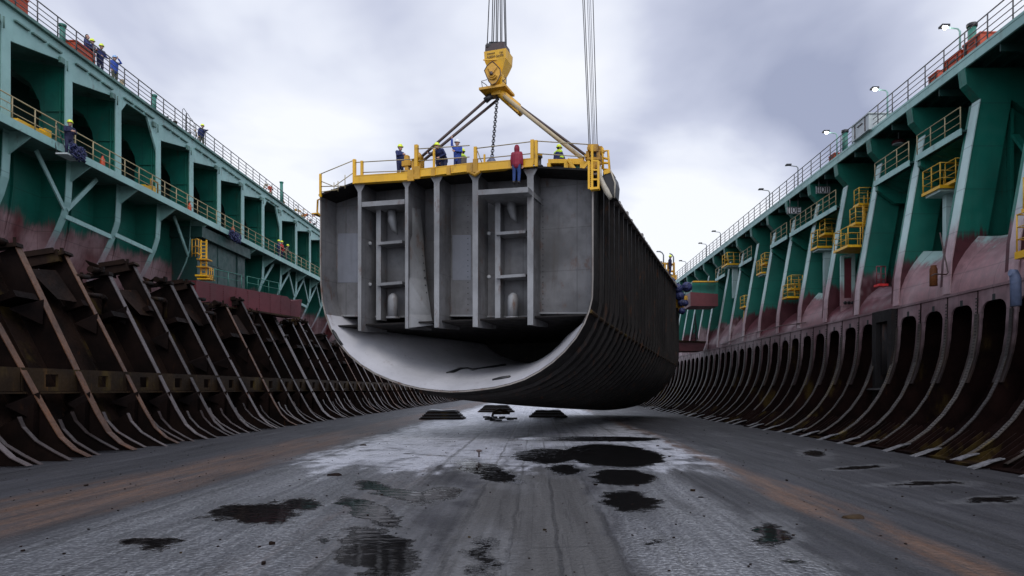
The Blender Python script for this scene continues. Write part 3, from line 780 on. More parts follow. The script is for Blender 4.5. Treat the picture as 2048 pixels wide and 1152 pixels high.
# worn apron: concave skin flaring from the plating down to the frame plate, drawn up at the columns
for bay in range(NR-1):
  mb = MB(); rows = []; zl = (9.0, 8.9, 9.1, 8.0, 7.7, 8.8, 7.9, 7.6, 8.5)[bay % 9]
  for yy in [RY0 + .3 + RP*(bay - 1 + j/12) for j in range(13)]:
    ph = ((yy - RY0 - .3) / RP) % 1; e = .5 + .5*cos(2*pi*ph); e = e**3
    zt = lerp(zl, zl+.2, e); xt = lerp(19.6, 18.9, e)
    row = []
    for j in range(9):
        u = j/8
        row.append((lerp(xt, 17.78, 1-(1-u)**2 if u < 1 else 1), yy, lerp(zt, 6.52, u**.8 if False else u)))
    rows.append(row)
  mb.grid(rows, smooth=True); mb.build('apron', M['apron' if bay in (0, 1, 2, 5) else 'apron_dk'], hull, fix=False)
mb = MB()
mb.box2((17.74, 14, 6.46), (18.2, REND, 6.56)); mb.build('ledge', M['frameplate'], hull)

# arched lower frames
fw = thing('frame_wall', 'wall of curved dark ribs with arched openings below the slanted green columns', 'steel frames', (17, 30, 0))
RIB = [(17.78, 6.46), (17.76, 5.5), (17.70, 4.6), (17.55, 3.7), (17.28, 2.9), (16.9, 2.15), (16.4, 1.45), (15.8, .85), (15.2, .42), (14.7, .15)]
fp = 2.03; FY0 = 17.3; NF = 62
def ribx(z): return polyat(RIB, z)
rr = random.Random(3)
def arch_bay(y0, y1, k):
    """plate with one arched opening between two ribs"""
    j = .3 if y1-y0 < 2.3 else .36
    a, b = y0+j, y1-j*.75; ym = (a+b)/2; hw = (b-a)/2
    mb = MB(); z1 = 5.35; zt = 5.98
    low = [(a, z1)]
    typ = (k*7) % 3
    for i in range(1, 10):
        th = pi - pi*i/10
        ex = .62 if typ else .8
        cx_, sx_ = cos(th), sin(th)
        low.append((ym + hw*math.copysign(abs(cx_)**ex, cx_), z1 + (zt-z1)*abs(sx_)**ex))
    low.append((b, z1))
    # notch at the crown
    top = [(yy, 6.45) for yy, _ in low]
    mb.ribbon([(17.78, yy, zz) for yy, zz in low], [(17.78, yy, 6.455) for yy, zz in low], (.07, 0, 0))
    zs = [6.455, 5.35, 4.6, 3.9, 3.3, 2.75]
    for p, q in ((y0, a), (b, y1)):
        mb.ribbon([(ribx(z_)+.012, p, z_) for z_ in zs], [(ribx(z_)+.012, q, z_) for z_ in zs], (.07, 0, 0))
    mb.box2((17.775, ym-.09, zt-.02), (17.86, ym+.09, zt+.22), m=1)
    # curved skirt below the opening
    sk_ = lambda z_: .55 + .5*min(1, z_/1.6)
    zs = [3.0 + .25*((k*3) % 3), 2.75, 2.15, 1.45, .85, .42, .15]
    if zs[0] <= 2.75: zs[0] = 2.9
    mb.ribbon([(ribx(z_)+sk_(z_), y0+.01, z_) for z_ in zs], [(ribx(z_)+sk_(z_), y1-.01, z_) for z_ in zs], (.06, 0, .02), m=2)
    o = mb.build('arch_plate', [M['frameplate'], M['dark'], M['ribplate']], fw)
for k in range(NF):
    y = FY0 + fp*k + (rr.uniform(-.09,.09) if k > 0 else 0)
    w = MB()
    w.ribbon([(x_, y, z_) for x_, z_ in RIB], [(max(x_+.5, 18.9) if z_ > 1 else x_+2.0, y, max(z_, .0)) for x_, z_ in RIB], (0, .06, 0))
    o = w.build('rib', M['ribplate'], fw)
    f = MB(); fw_ = rr.choice((.09,.11,.13))
    Q = off(RIB, .0)
    Q = RIB[1:]
    f.ribbon([(x_-.012, y-fw_+.03, z_) for x_, z_ in Q], [(x_-.012, y+fw_+.03, z_) for x_, z_ in Q], (-.03, 0, .02))
    f.build('flange', M[rr.choice(('ribedge','ribedge','ribedge_dark'))], o)
    if k < 26:
        s_ = MB()
        for i in range(len(RIB)-2):
            (xa, za), (xb, zb) = RIB[i], RIB[i+1]
            n_ = 7
            for q in range(n_):
                u = (q+.3)/n_; u2 = (q+.72)/n_
                if i == 0 and u < .25: continue
                s_.beam((lerp(xa,xb,u)-.040, y+.03, lerp(za,zb,u)+.02), (lerp(xa,xb,u2)-.040, y+.03, lerp(za,zb,u2)+.02), .13, .02, up=(-1,0,.4))
        s_.build('flange_slots', M['ribslot'], o)
    if k < NF-1:
        if k == 8: continue
        arch_bay(y+.06, y+fp, k)
# plain box bay with a lower door, between the ribs
yb = FY0 + fp*8 + .06
mb = MB()
mb.box2((17.5, yb+.02, 1.6), (18.6, yb+.42, 6.46)); mb.box2((17.5, yb+1.55, 1.6), (18.6, yb+fp-.07, 6.46)); mb.box2((17.5, yb+.42, 5.9), (18.6, yb+1.55, 6.46))
mb.box2((18.3, yb+.42, 1.6), (18.4, yb+1.55, 5.9)); mb.tube([(17.95, yb+1.2, 5.85), (17.95, yb+1.2, 3.2)], .3, 10)
mb.prism([(17.3, yb+.02, 2.5), (15.3, yb+.02, .02), (18.4, yb+.02, .02), (18.4, yb+.02, 2.5)], (0, .1, 0))
mb.prism([(17.25, yb+.02, 2.55), (17.15, yb+.02, 2.45), (18.4, yb+.02, 2.45), (18.4, yb+.02, 2.55)], (0, 1.9, 0))
mb.build('box_bay', M['steel_dk'], fw)
mb = MB(); mb.box2((19.2, 14, 0), (19.3, REND, 6.5)); mb.box2((17.9, 14, 6.36), (19.2, REND, 6.45)); mb.box2((18.3, 14, 3.05), (19.2, REND, 3.15))
mb.build('back_plate', M['cradle_web'], fw)
mb = MB()       # pipes and ledges glimpsed in the openings
for k in range(24):
    y = FY0 + fp*k + .3
    if k % 3 == 0: mb.box2((18.5, y, 3.8), (19.1, y+1.2, 4.7)); 
    if k % 4 == 1: mb.tube([(18.7, y, 4.9), (18.7, y+1.5, 4.9)], .12); mb.tube([(18.7, y+.7, 4.9), (18.7, y+.7, 3.1)], .08)
    if k % 5 == 2: mb.box2((18.6, y+.2, 4.4), (19.0, y+.9, 5.5))
mb.build('inner_fittings', M['mossy'], fw)
# feet: short stiffeners and bright worn toes on the floor
mb0 = None
for k in range(36):
    y = FY0 + fp*k
    if mb0 is None:
        s_ = MB(); s_.prism([(14.75, y, .3), (13.75, y, .02), (15.2, y, .02), (15.6, y, .62)], (0, .05, 0))
        s_.ribbon([(14.75, y-.1, .34), (14.4, y-.16, .27), (14.05, y-.2, .14), (13.7, y-.2, .03)], [(14.75, y+.12, .34), (14.4, y+.17, .27), (14.05, y+.2, .14), (13.7, y+.18, .03)], (0, 0, -.03), m=1)
        s_.box2((14.0, y+.35, .01), (17.0, y+fp-.25, .1), m=0)
        mb0 = s_.build('foot', [M['ribplate'], M['foot']], fw); fy2 = y
        st0 = MB()
        for q in range(4):
            yy = y + .4 + q*.38
            st0.prism([(15.9, yy, 1.05), (14.5, yy, .03), (16.2, yy, .03)], (0, .045, 0))
        st0 = st0.build('stiffener', M['ribplate'], fw)
    else:
        for o_ in (mb0, st0):
            d = o_.copy(); C.objects.link(d); d.location = (rr.uniform(-.15, .3), y-fy2+rr.uniform(-.2,.2), rr.uniform(-.06,.0))
railing(hull, [(DX+.05, 19, DZ+.05), (DX+.05, REND-1, DZ+.05)], 1.08, (1, .72, .47, .22), 1.5, M['rail_dark'], .027, .03)
# mid height gangways hung between columns
def gangway(k0, k1):
    ya, yb_ = RY0 + RP*k0 + .5, RY0 + RP*k1 - .1
    g = MB(); z = 13.85
    g.box2((18.62, ya, z-.1), (20.3, yb_, z)); 
    o = g.build('gangway', M['web_dark'], hull)
    e_ = MB(); e_.box2((18.56, ya, z-.24), (18.62, yb_, z+.05)); e_.build('edge', M['teal'], o)
    h = MB(); n = 8
    A = [(19.0, lerp(ya, yb_, i/n), z-.12) for i in range(n+1)]
    B = [(20.2, lerp(ya, yb_, i/n), z-.13-1.0*abs(i/n-.5)**1.5*2) for i in range(n+1)]
    h.ribbon(A, B, (0, 0, -.05)); h.prism([(18.64, yb_-.3, z-.11), (18.64, yb_-.3, z-.5), (19.6, yb_-.3, z-1.2), (20.3, yb_-.3, z-1.2), (20.3, yb_-.3, z-.11)], (0, .25, 0))
    h.build('bracket', M['web'], o)
    railing(hull, [(18.62, ya+.1, z), (18.62, yb_-.05, z)], 1.02, (1, .66, .33), 1.0, M['rail_tan'], .024, .028)
for a, b_ in ((1, 2), (2, 3), (4, 6), (6, 7), (8, 9), (10, 11)): gangway(a, b_)
# ------------------------------------------------------------------ the lifted hull section
AL = R(18); OX, OY = 2.61, 31.0
UL = Vector((-cos(AL), sin(AL), 0)); DW = Vector((sin(AL), cos(AL), 0))     # along the open face, into the block
BLEN = 35.0
def Bp(s, d, z): return Vector((OX, OY, 0)) + UL*s + DW*d + Vector((0,0,z))
def fpx(px, py, d=0.):
    """photo pixel on the open face (or a plane d behind it) -> (s, z)"""
    k = (px - CX)/F
    ox, oy = OX + DW.x*d, OY + DW.y*d
    s = (ox - k*oy) / (cos(AL) + k*sin(AL)); Y = oy + sin(AL)*s
    return s, CAMH - (py - CY)/F*Y
def FP(px, py, d=0.): s, z = fpx(px, py, d); return Bp(s, d, z)
OUT = [(1187,347),(1187,420),(1187,500),(1187,560),(1186,596),(1180,622),(1170,648),(1153,677),(1130,704),(1106,726),(1080,744),(1050,760),(1020,770),(990,777),(960,781),(930,784),(900,785),(870,783),(840,779),(810,772),(780,762),(750,749),(722,732),(697,711),(676,686),(660,658),(650,630),(644,602),(641,570),(640,520),(640,460),(640,394)]
SEC = [fpx(*p) for p in OUT]
CENT = (sum(s for s, z in SEC)/len(SEC), 7.0)
def sec(d):
    t_ = d/BLEN; o_ = []
    for s, z in SEC:
        k = max(0, min(1, (12.6 - z)/10.2))
        drop = lerp(.7, 1.75, k) * t_**.75
        o_.append((s, z - drop))
    return o_
def inset(P, q):
    o_ = []
    for i, (s, z) in enumerate(P):
        s0, z0 = P[max(i-1,0)]; s1, z1 = P[min(i+1,len(P)-1)]
        ts, tz = s1-s0, z1-z0; L = sqrt(ts*ts+tz*tz) or 1
        o_.append((s - tz/L*q, z + ts/L*q))     # towards the inside
    return o_
block = thing('ship_section', 'huge dark grey open ended ship section hanging from the crane in mid dock', 'ship section', tuple(Bp(6.5, 15, 1.2)))
ND = 28
rows = []
for i in range(ND+1):
    d = BLEN*i/ND; rows.append([Bp(s, d, z) for s, z in sec(d)])
mb = MB(); mb.grid(rows, smooth=False); mb.build('shell', M['steel_dk'], block, fix=False)
def lining(d):
    g = .50*(1 - math.exp(-d/5.0)); c0, c1 = 6.3, 6.3; o_ = []
    for s, z in inset(SEC, .09):
        k = max(0, min(1, (6.6 - z)/1.6)) * g
        o_.append((lerp(s, c0, k), lerp(z, c1, k)))
    return o_
mb = MB(); rows = []
for i in range(0, 10):
    d = 11.8*(i/9)**1.4; rows.append([Bp(s, d, z) for s, z in lining(d)])
mb.grid(rows, smooth=True); mb.m = [0 if j % (len(SEC)-1) in range(6, 26) else 1 for j in range(len(mb.f))]; mb.build('inner_shell', [M['white_in'], M['steel']], block, fix=False)
# plate edge that closes shell and lining at the open face
mb = MB(); a_ = sec(0); b_ = inset(sec(0), .07)
mb.ribbon([Bp(s, -.02, z) for s, z in a_], [Bp(s, -.02, z) for s, z in b_], DW*.06)
mb.build('shell_edge', M['steel_edge'], block)
# ribs around the girth
for i in range(1, ND):
    d = BLEN*i/ND; P = sec(d)[:20]; o_ = inset(P, -.17)
    mb = MB(); mb.ribbon([Bp(s, d, z) for s, z in inset(P, .0)], [Bp(s, d, z) for s, z in o_], DW*.05)
    o2 = [(s, z) for s, z in inset(P, -.165)][:6]
    mb.build('rib', M['rib'], block)
    if i < 20:
        fl = MB(); P6 = P[:5]
        fl.ribbon([Bp(s-.17, d-.06, z) for s, z in P6], [Bp(s-.17, d+.11, z) for s, z in P6], UL*-.02)
        fl.build('rib_flange', M['rib'], block)
# knuckle weld band, top strake and toothed deck edge
mb = MB()
A = [Bp(sec(BLEN*i/ND)[5][0]-.02, BLEN*i/ND, sec(BLEN*i/ND)[5][1]) for i in range(ND+1)]
mb.tube(A, .09, 6); mb.build('weld_seam', M['mossy'], block)
mb = MB()
A = [Bp(-.12, BLEN*i/ND, sec(BLEN*i/ND)[0][1]-.02) for i in range(ND+1)]
for p, q in zip(A, A[1:]): mb.beam(p, q, .4, .08)
rt = random.Random(9)
for i in range(46):
    d = 1.4 + i*.74; zt = lerp(SEC[0][1], SEC[0][1]-.7*(d/BLEN)**.75, 1)
    mb.box(Bp(-.15+rt.uniform(-.08,.1), d, zt + .02 + .1), (.1, rt.uniform(.2,.5), rt.uniform(.16,.34)), -AL)
mb.build('deck_edge', M['steel_edge'], block)
# deck: slopes up to the left as seen, chamfered at the far left
DK = [fpx(1187,343), fpx(1066,337), fpx(950,345), fpx(830,354), fpx(718,366), fpx(640,393)]
mb = MB()
mb.ribbon([Bp(s, -.12, z) for s, z in DK], [Bp(s, BLEN, z-.7) for s, z in DK], Vector((0,0,.09)))
mb.build('deck', M['steel_dk'], block)
def deck_z(s):
    P = sorted(DK)
    for (s0, z0), (s1, z1) in zip(P, P[1:]):
        if s0 <= s <= s1: return lerp(z0, z1, (s-s0)/(s1-s0)) + .09
    return P[-1][1]
def dpt(px, d):
    """deck point under pixel column px at depth d"""
    k = (px - CX)/F; ox, oy = OX + DW.x*d, OY + DW.y*d
    s = (ox - k*oy)/(cos(AL) + k*sin(AL)); return Bp(s, d, deck_z(max(0, min(12.9, s))) - .7*(d/BLEN))
# webs standing across the open face
zb = 5.75
def web(px, bot, depth=2.6, th=.10, fl=.0, mat='steel', slant=0, top=0):
    s, _ = fpx(px, 500); zt = deck_z(s) - .1; _, z0 = fpx(px, bot)
    mb = MB(); mb.prism([Bp(s, 0, zt), Bp(s, depth, zt), Bp(s+slant, depth, z0+.12), Bp(s+slant, 0.5, z0), Bp(s, 0, z0)], UL*-th)
    o = mb.build('web', M[mat], block)
    f = MB(); wd = fl or .2
    f.prism([Bp(s+wd*.5, -.03, zt-.02), Bp(s-th-wd*.5, -.03, zt-.02), Bp(s-th-wd*.4, -.03, z0), Bp(s+wd*.4, -.03, z0)], DW*.03)
    # flared brackets under the deck
    f.prism([Bp(s+.32, -.028, zt), Bp(s-th-.32, -.028, zt), Bp(s-th-.05, -.028, zt-.45), Bp(s+.05, -.028, zt-.45)], DW*.025)
    f.build('flange', M['steel_lt'], o)
    return s, zt, z0
webs = {}
for px, bot, fl_, mt in ((718, 662, .10, 'steel'), (812, 657, .08, 'steel'), (872, 655, .2, 'steel'), (949, 654, .2, 'steel'), (1059, 650, .22, 'steel')):
    webs[px] = web(px, bot, 2.6, .1, fl_, mt)
# back plates of the bays with rivet rows
def back(px0, px1, pybot, d, pytop=None, label=None, mat='steel', cols=()):
    s0, zb_ = fpx(px0, pybot, d); s1, zb1 = fpx(px1, pybot, d)
    zt = min(deck_z(max(0,min(12.9,s0))), deck_z(max(0,min(12.9,s1)))) + .05
    mb = MB(); mb.prism([Bp(s0, d, zt+.3), Bp(s1, d, zt), Bp(s1, d, zb1), Bp(s0, d, zb_)], DW*.06)
    mb.prism([Bp(s0, d-.14, zb_+.02), Bp(s1, d-.14, zb1+.02), Bp(s1, d-.14, zb1+.1), Bp(s0, d-.14, zb_+.1)], DW*.13, m=2)
    for cpx in cols:
        for q in range(22):
            s, z = fpx(cpx, 400 + q*11, d)
            mb.box(Bp(s, d-.004, z), (.045, .03, .045), -AL, m=1)
    return mb.build('bay_plate', [M[mat], M['black'], M['steel_lt']], block)
back(662, 720, 634, 1.35, cols=(672,))
back(724, 812, 636, 1.5)
back(820, 876, 648, 1.9)
back(876, 950, 634, 1.5, cols=(893, 936))
back(955, 1062, 636, 1.5)
back(1066, 1196, 629, 1.4, cols=(1086,))
# lighter repaired patch plates
for (a, b_, c_, d_), dd in (((676, 716, 467, 565), 1.345), ((905, 942, 470, 560), 1.495)):
    P = [fpx(a, c_, dd), fpx(b_, c_, dd), fpx(b_, d_, dd), fpx(a, d_, dd)]
    mb = MB(); mb.prism([Bp(s, dd-.006, z) for s, z in P], DW*.006); mb.build('patch_plate', paint('patch_primer', (.15,.16,.185), .5, .2, .3), block)
# tank top under the bays and dark bulkhead deep inside
mb = MB()
s0, s1 = fpx(1180, 600)[0], fpx(655, 600)[0]
mb.prism([Bp(s0+.1, .45, zb+.15), Bp(s1-.1, .45, zb+.0), Bp(s1-.1, 12, zb-.3), Bp(s0+.1, 12, zb-.2)], Vector((0,0,.08)))
mb.build('tank_top', M['steel_dk'], block)
mb = MB(); mb.prism([Bp(s, 11.9, z) for s, z in inset(sec(11.9), .1)], DW*.1); mb.build('inner_bulkhead', M['steel_dk'], block)
mb = MB(); mb.prism([Bp(s, BLEN, z) for s, z in sec(BLEN)], DW*.1); mb.build('end_bulkhead', M['steel_dk'], block)
# slanted plate beside the second web
P = [fpx(812, 385), fpx(838, 400), fpx(846, 480), fpx(852, 560), fpx(862, 630), fpx(868, 652), fpx(812, 656)]
mb = MB()
dd = [.0, 1.5, 1.5, 1.4, 1.2, 1.0, 0]
Q = []
for (px, py), d in zip([(814,385),(838,395),(846,480),(852,560),(862,630),(866,650),(814,656)], [.06,1.3,1.3,1.2,1.05,.95,.06]): 
    s, z = fpx(px, py, d); Q.append(Bp(s, d, z))
A = [Q[0], Q[0].lerp(Q[6], .33), Q[0].lerp(Q[6], .66), Q[6]]; A = [Q[0], Q[0].lerp(Q[6], .3), Q[0].lerp(Q[6], .62), Q[0].lerp(Q[6], .9), Q[6]]
B = [Q[1], Q[2], Q[3], Q[4], Q[5]]
mb.ribbon(A, B, DW*.05)
for q in range(16):
    p = Q[1].lerp(Q[4], q/16.); mb.box(p - DW*.03 + UL*.12, (.06,.06,.06), -AL, m=1)
mb.build('splayed_plate', [M['steel_lt'], M['black']], block)
# cross beams, ladders of shelves and round pipes in the two framed bays
def shelf_bay(x0, x1, beam_y, inner, shelves, pipe, horn, bf=0.):
    mb = MB()
    def bar(xa, ya, xb, yb, h, d, dep, m=0):
        a, b_ = fpx(xa, ya, d), fpx(xb, yb, d)
        mb.prism([Bp(a[0], d, a[1]+h/2), Bp(b_[0], d, b_[1]+h/2), Bp(b_[0], d, b_[1]-h/2), Bp(a[0], d, a[1]-h/2)], DW*dep, m)
    bar(x0+3, beam_y+3, x1-1, beam_y-3, .24, bf, 1.45-bf)
    mb.build('cross_beam', M['steel_lt'], block)
    mb = MB(); a, t_ = fpx(inner, beam_y+12, .75); _, z0 = fpx(inner, 640, .75)
    mb.prism([Bp(a, .75, t_), Bp(a-.12, .75, t_), Bp(a-.12, .75, z0), Bp(a, .75, z0)], DW*.7)
    mb.prism([Bp(a+.09, .72, t_), Bp(a-.18, .72, t_), Bp(a-.18, .72, z0), Bp(a+.09, .72, z0)], DW*.03, m=1)
    mb.build('stanchion', [M['steel'], M['steel_lt']], block)
    for sy in shelves:
        mb = MB(); bar(inner-2, sy+2, x1-6, sy-2, .14, .55, .95); mb.build('shelf', M['steel_lt'], block)
        mb = MB(); s, z = fpx(inner-16, sy+2, .8); mb.lathe(Bp(s, .8, z), [(.03,-.05),(.1,-.05),(.1,.05),(.03,.05)], 8, axis='Y'); mb.build('bolt', M['steel_lt'], block)
    mb = MB(); s, z0 = fpx(pipe, 637, .9); _, z1 = fpx(pipe, 600, .9)
    mb.tube([Bp(s, .9, z0), Bp(s, .9, z1), Bp(s, .92, z1+.14), Bp(s-.02, .97, z1+.25), Bp(s-.03, 1.02, z1+.31)], [.27,.27,.25,.18,.07], 14)
    mb.lathe(Bp(s, .9, z0), [(.36,-.02),(.36,.07),(.28,.07)], 14)
    mb.build('pipe', M['steel_lt'], block)
    mb = MB(); s, z0 = fpx(horn, 405+beam_y-390, .9); _, z1 = fpx(horn+8, 452+beam_y-390, .9)
    mb.tube([Bp(s, .95, z0), Bp(s-.02, .95, lerp(z0, z1, .4)), Bp(s-.1, 1.0, lerp(z0, z1, .75)), Bp(s-.25, 1.1, z1)], [.22, .23, .16, .02], 10)
    mb.build('horn', M['steel_lt'], block)
shelf_bay(720, 810, 406, 756, (485, 567), 786, 783)
shelf_bay(953, 1057, 382, 994, (465, 552), 1026, 1022, -.7)
# drips of bitumen on the white lining
for pts in ([(893,746),(905,744),(920,738),(935,737),(945,740),(958,737),(985,734),(1010,730),(1045,722),(1078,715)], [(985,760),(1002,757),(1020,754)], [(665,682),(670,686),(676,694),(684,694)]):
    Q = []
    for px, py in pts:
        # meet the lining: march into the block along the pixel's ray
        for i in range(200):
            d = i*.04; s, z = fpx(px, py, d); T = lining(d)
            lowz = min((zz + (abs(ss - s))*.0) for ss, zz in T)
            zz = None
            for (s0, z0), (s1, z1) in zip(T, T[1:]):
                if min(s0, s1) <= s <= max(s0, s1) and z0 < 7 and z1 < 7:
                    zz = lerp(z0, z1, (s-s0)/((s1-s0) or 1))
            if zz is not None and z <= zz + .02: Q.append(Bp(s, d, zz + .02)); break
    mb = MB()
    if len(Q) > 1: mb.tube(Q, [.05 + .05*abs(sin(i*1.9)) for i in range(len(Q))], 6)
    if mb.v: mb.build('bitumen_streak', M['black'], block)
# ------------------------------------------------------------------ yellow deck gangway along the open face
RX = -UL                                   # to the right along the face
def text_mesh(txt, size, ext, name, mat, parent, M4):
    cu = bpy.data.curves.new('tmp', 'FONT'); cu.body = txt; cu.size = size; cu.extrude = ext; cu.align_x = 'CENTER'; cu.align_y = 'CENTER'
    ob = bpy.data.objects.new('tmp', cu); C.objects.link(ob)
    dg = bpy.context.evaluated_depsgraph_get()
    me = bpy.data.meshes.new_from_object(ob.evaluated_get(dg)); bpy.data.objects.remove(ob)
    me.name = name; me.materials.clear(); me.materials.append(mat); me.transform(M4)
    if parent is not None: me.transform(Matrix.Translation(-world_loc(parent)))
    o = bpy.data.objects.new(name, me); C.objects.link(o)
    if parent is not None: o.parent = parent
    return o
gw = thing('deck_gangway', 'yellow edge beam and railing bolted along the top of the lifted section', 'gangway', tuple(Bp(6, .3, 12.6)))
def ybeam(px0, py0, px1, py1, h=.36, d=-.22):
    a, b_ = FP(px0, py0, d), FP(px1, py1, d)
    mb = MB()
    mb.beam(a - Vector((0,0,h/2)), b_ - Vector((0,0,h/2)), .05, h)
    dd = DW*.12
    mb.beam(a + dd, b_ + dd, .32, .035); mb.beam(a + dd - Vector((0,0,h)), b_ + dd - Vector((0,0,h)), .32, .035)
    n = max(2, int((b_-a).length/1.1))
    return mb.build('edge_beam', M['yellow'], gw)
ybeam(709, 352, 816, 345); ybeam(836, 339, 948, 326); ybeam(950, 327, 1066, 317)
mb = MB()
for px, y0, y1, w in ((822, 340, 362, .34), (835, 333, 358, .3), (867, 336, 352, .2), (898, 333, 350, .2), (940, 326, 345, .3), (951, 318, 345, .24)):
    mb = MB(); mb.beam(FP(px, y0, -.24), FP(px, y1, -.24), w, .1, up=tuple(DW)); mb.build('bracket', M['yellow_worn'], gw)
mb = MB()
for pts in (((817,352),(822,356),(828,356),(834,345)), ((940,344),(950,350),(960,342))):
    mb = MB(); mb.tube([FP(px, py, -.2) for px, py in pts], .1, 6); mb.build('joint_clamp', M['yellow_worn'], gw)
def post(px, y0, y1, r=.05, d=-.15, sq=True):
    mb = MB(); mb.beam(FP(px, y0, d), FP(px, y1, d), r*2, r*2, up=tuple(DW)); mb.build('post', M['yellow'], gw)
for px, y0, y1, r in ((641,348,394,.05),(709,319,368,.07),(724,322,352,.06),(833,290,340,.085),(868,298,336,.045),(951,294,330,.07),(969,309,328,.04),(1065,280,330,.08),(1072.5,281,333,.065)):
    post(px, y0, y1, r)
mb = MB()
RL = [((641,348),(709,320)), ((641,362),(668,373),(709,344)), ((642,373),(690,372)), ((643,384),(676,379)), ((709,325),(830,318)), ((724,345),(830,341)),
      ((833,298),(939,291)), ((835,322),(900,317),(939,314)), ((951,297),(1065,283)), ((954,318),(1065,307)), ((1072,282),(1178,289)), ((1072,307),(1172,314)),
      ((955,302),(960,316),(966,330)), ((668,365),(668,382)), ((676,362),(676,383)), ((690,350),(690,377))]
for pts in RL: mb.tube([FP(px, py, -.15 if i else -.15) for i, (px, py) in enumerate(pts)], .024, 6)
mb.build('hand_rail', M['rail_tan'], gw)
# ladder loop over the far left corner
mb = MB(); mb.tube([FP(640,398,-.1), FP(635,400,-.1), FP(634,424,-.1), FP(640,431,-.1)], .04)
mb.tube([FP(640,398,.5), FP(636,400,.5), FP(635,424,.5), FP(640,431,.5)], .04); mb.box(FP(637,430,.2), (.35,.7,.06), -AL); mb.build('corner_ladder', M['yellow_worn'], gw)

# ------------------------------------------------------------------ hook block, ropes and slings
HY = 35.0
def H(px, py, d=0.): return at(px, py, HY) + DW*d
hb = thing('hook_block', 'big yellow crane hook block with rust brown head above the lifted section', 'hook block', tuple(H(997, 187)))
def loft(mb, secs, m=0):
    """secs: (centre px, py, half width m, half depth m)"""
    rows = []
    for px, py, hw, hd in secs:
        c = H(px, py); rows.append([c + RX*a*hw + DW*b_*hd for a, b_ in ((-1,-1),(1,-1),(1,1),(-1,1))])
    n = len(rows); vs = [p for r in rows for p in r]
    fs = [(i*4+j, i*4+(j+1)%4, (i+1)*4+(j+1)%4, (i+1)*4+j) for i in range(n-1) for j in range(4)] + [(3,2,1,0), tuple((n-1)*4+j for j in range(4))]
    mb.add(vs, fs, m); return mb
mb = loft(MB(), [(995, 94, .50, .42), (996, 110, .53, .46)]); mb.build('head', M['brown_bar'], hb)
mb = MB()
for i in range(9):
    c = H(980.5+i*3.6, 93); mb.tube([c - Vector((0,0,.1)), c + Vector((0,0,.22))], .07, 8)
mb.beam(H(977, 96, -.3), H(1016, 94, -.3), .12, .12); mb.beam(H(977, 99, -.3), H(1016, 97, -.3), .1, .06); mb.build('rope_socket', M['black'], hb)
mb = loft(MB(), [(997, 109, .60, .5), (997, 128, .57, .48)]); 
mb.beam(H(974, 129, -.5), H(1021, 127, -.5), .05, .05); mb.build('name_box', M['yellow'], hb)
mb = loft(MB(), [(997, 128.2, .57, .48), (997, 140, .45, .42), (997, 153, .30, .34), (997, 176, .33, .32), (996, 182, .24, .24)]); mb.build('body', M['yellow'], hb)
mb = MB()
outl = [(994,134),(1001,140),(1009,149),(1010,158),(1006,168),(1001,176),(993,180),(987,174),(982,162),(978,152),(983,143),(989,137)]
mb.prism([H(px, py, -.62) for px, py in outl], DW*.3)
mb.build('cheek_plate', M['yellow_worn'], hb)
mb = MB(); c = H(993, 156, -.64)
O3 = [H(px, py, -.63) for px, py in outl]
mb.tube(O3 + [O3[0]], .022, 5, m=1)
for r_ in (.30, .2): mb.tube([c + RX*r_*sin(a) + Vector((0,0,1))*(-r_*cos(a)*1.1) for a in [(-1.1+.22*i) for i in range(11)]], .045, 6)
mb.beam(H(986,147,-.66), H(991,157,-.66), .08, .05); mb.beam(H(1003,145,-.66), H(994,158,-.66), .08, .05); mb.lathe(H(992,158,-.66), [(.02,-.05),(.09,-.05),(.09,.05),(.02,.05)], 10, axis='Y', m=1)
mb.build('sheave_guard', [M['yellow_worn'], M['brown_bar']], hb)
mb = MB(); mb.prism([H(966,184,-.55), H(1018,174,-.55)+Vector((0,0,-.05)), H(1024,182,.4), H(972,189,.4)], Vector((0,0,-.12)))
mb.box(H(995,186), (.5,.5,.35), -AL); mb.build('foot_plate', M['yellow_worn'], hb)
mb = MB()
for pts in (((971,183),(969,169),(980,166)), ((969,170),(978,176),(982,181)), ((1013,160),(1018,163),(1018,175)), ((1010,166),(1018,175)), ((1008,172),(1018,163))):
    mb.tube([H(px, py, -.4) for px, py in pts], .018)
mb.build('guard_wire', M['rope'], hb)
nm = MB()
fr = H(997, 118.5, -.505)
M4 = Matrix.Translation(fr - DW*.02) @ Matrix((( RX.x, 0, -DW.x, 0), (RX.y, 0, -DW.y, 0), (0, 1, 0, 0), (0, 0, 0, 1)))
text_mesh('ASEEM GAME', .155, .006, 'lettering', M['brown_bar'], hb, M4 @ Matrix.Translation((.02, -.09, 0)))
text_mesh('CGE', .10, .006, 'lettering', M['brown_bar'], hb, M4 @ Matrix.Translation((.34, .06, 0)))
mb = MB(); mb.beam(fr - RX*.42 + Vector((0,0,.09)) - DW*.02, fr - RX*.0 + Vector((0,0,.09)) - DW*.02, .02, .025); mb.build('lettering', M['brown_bar'], hb)

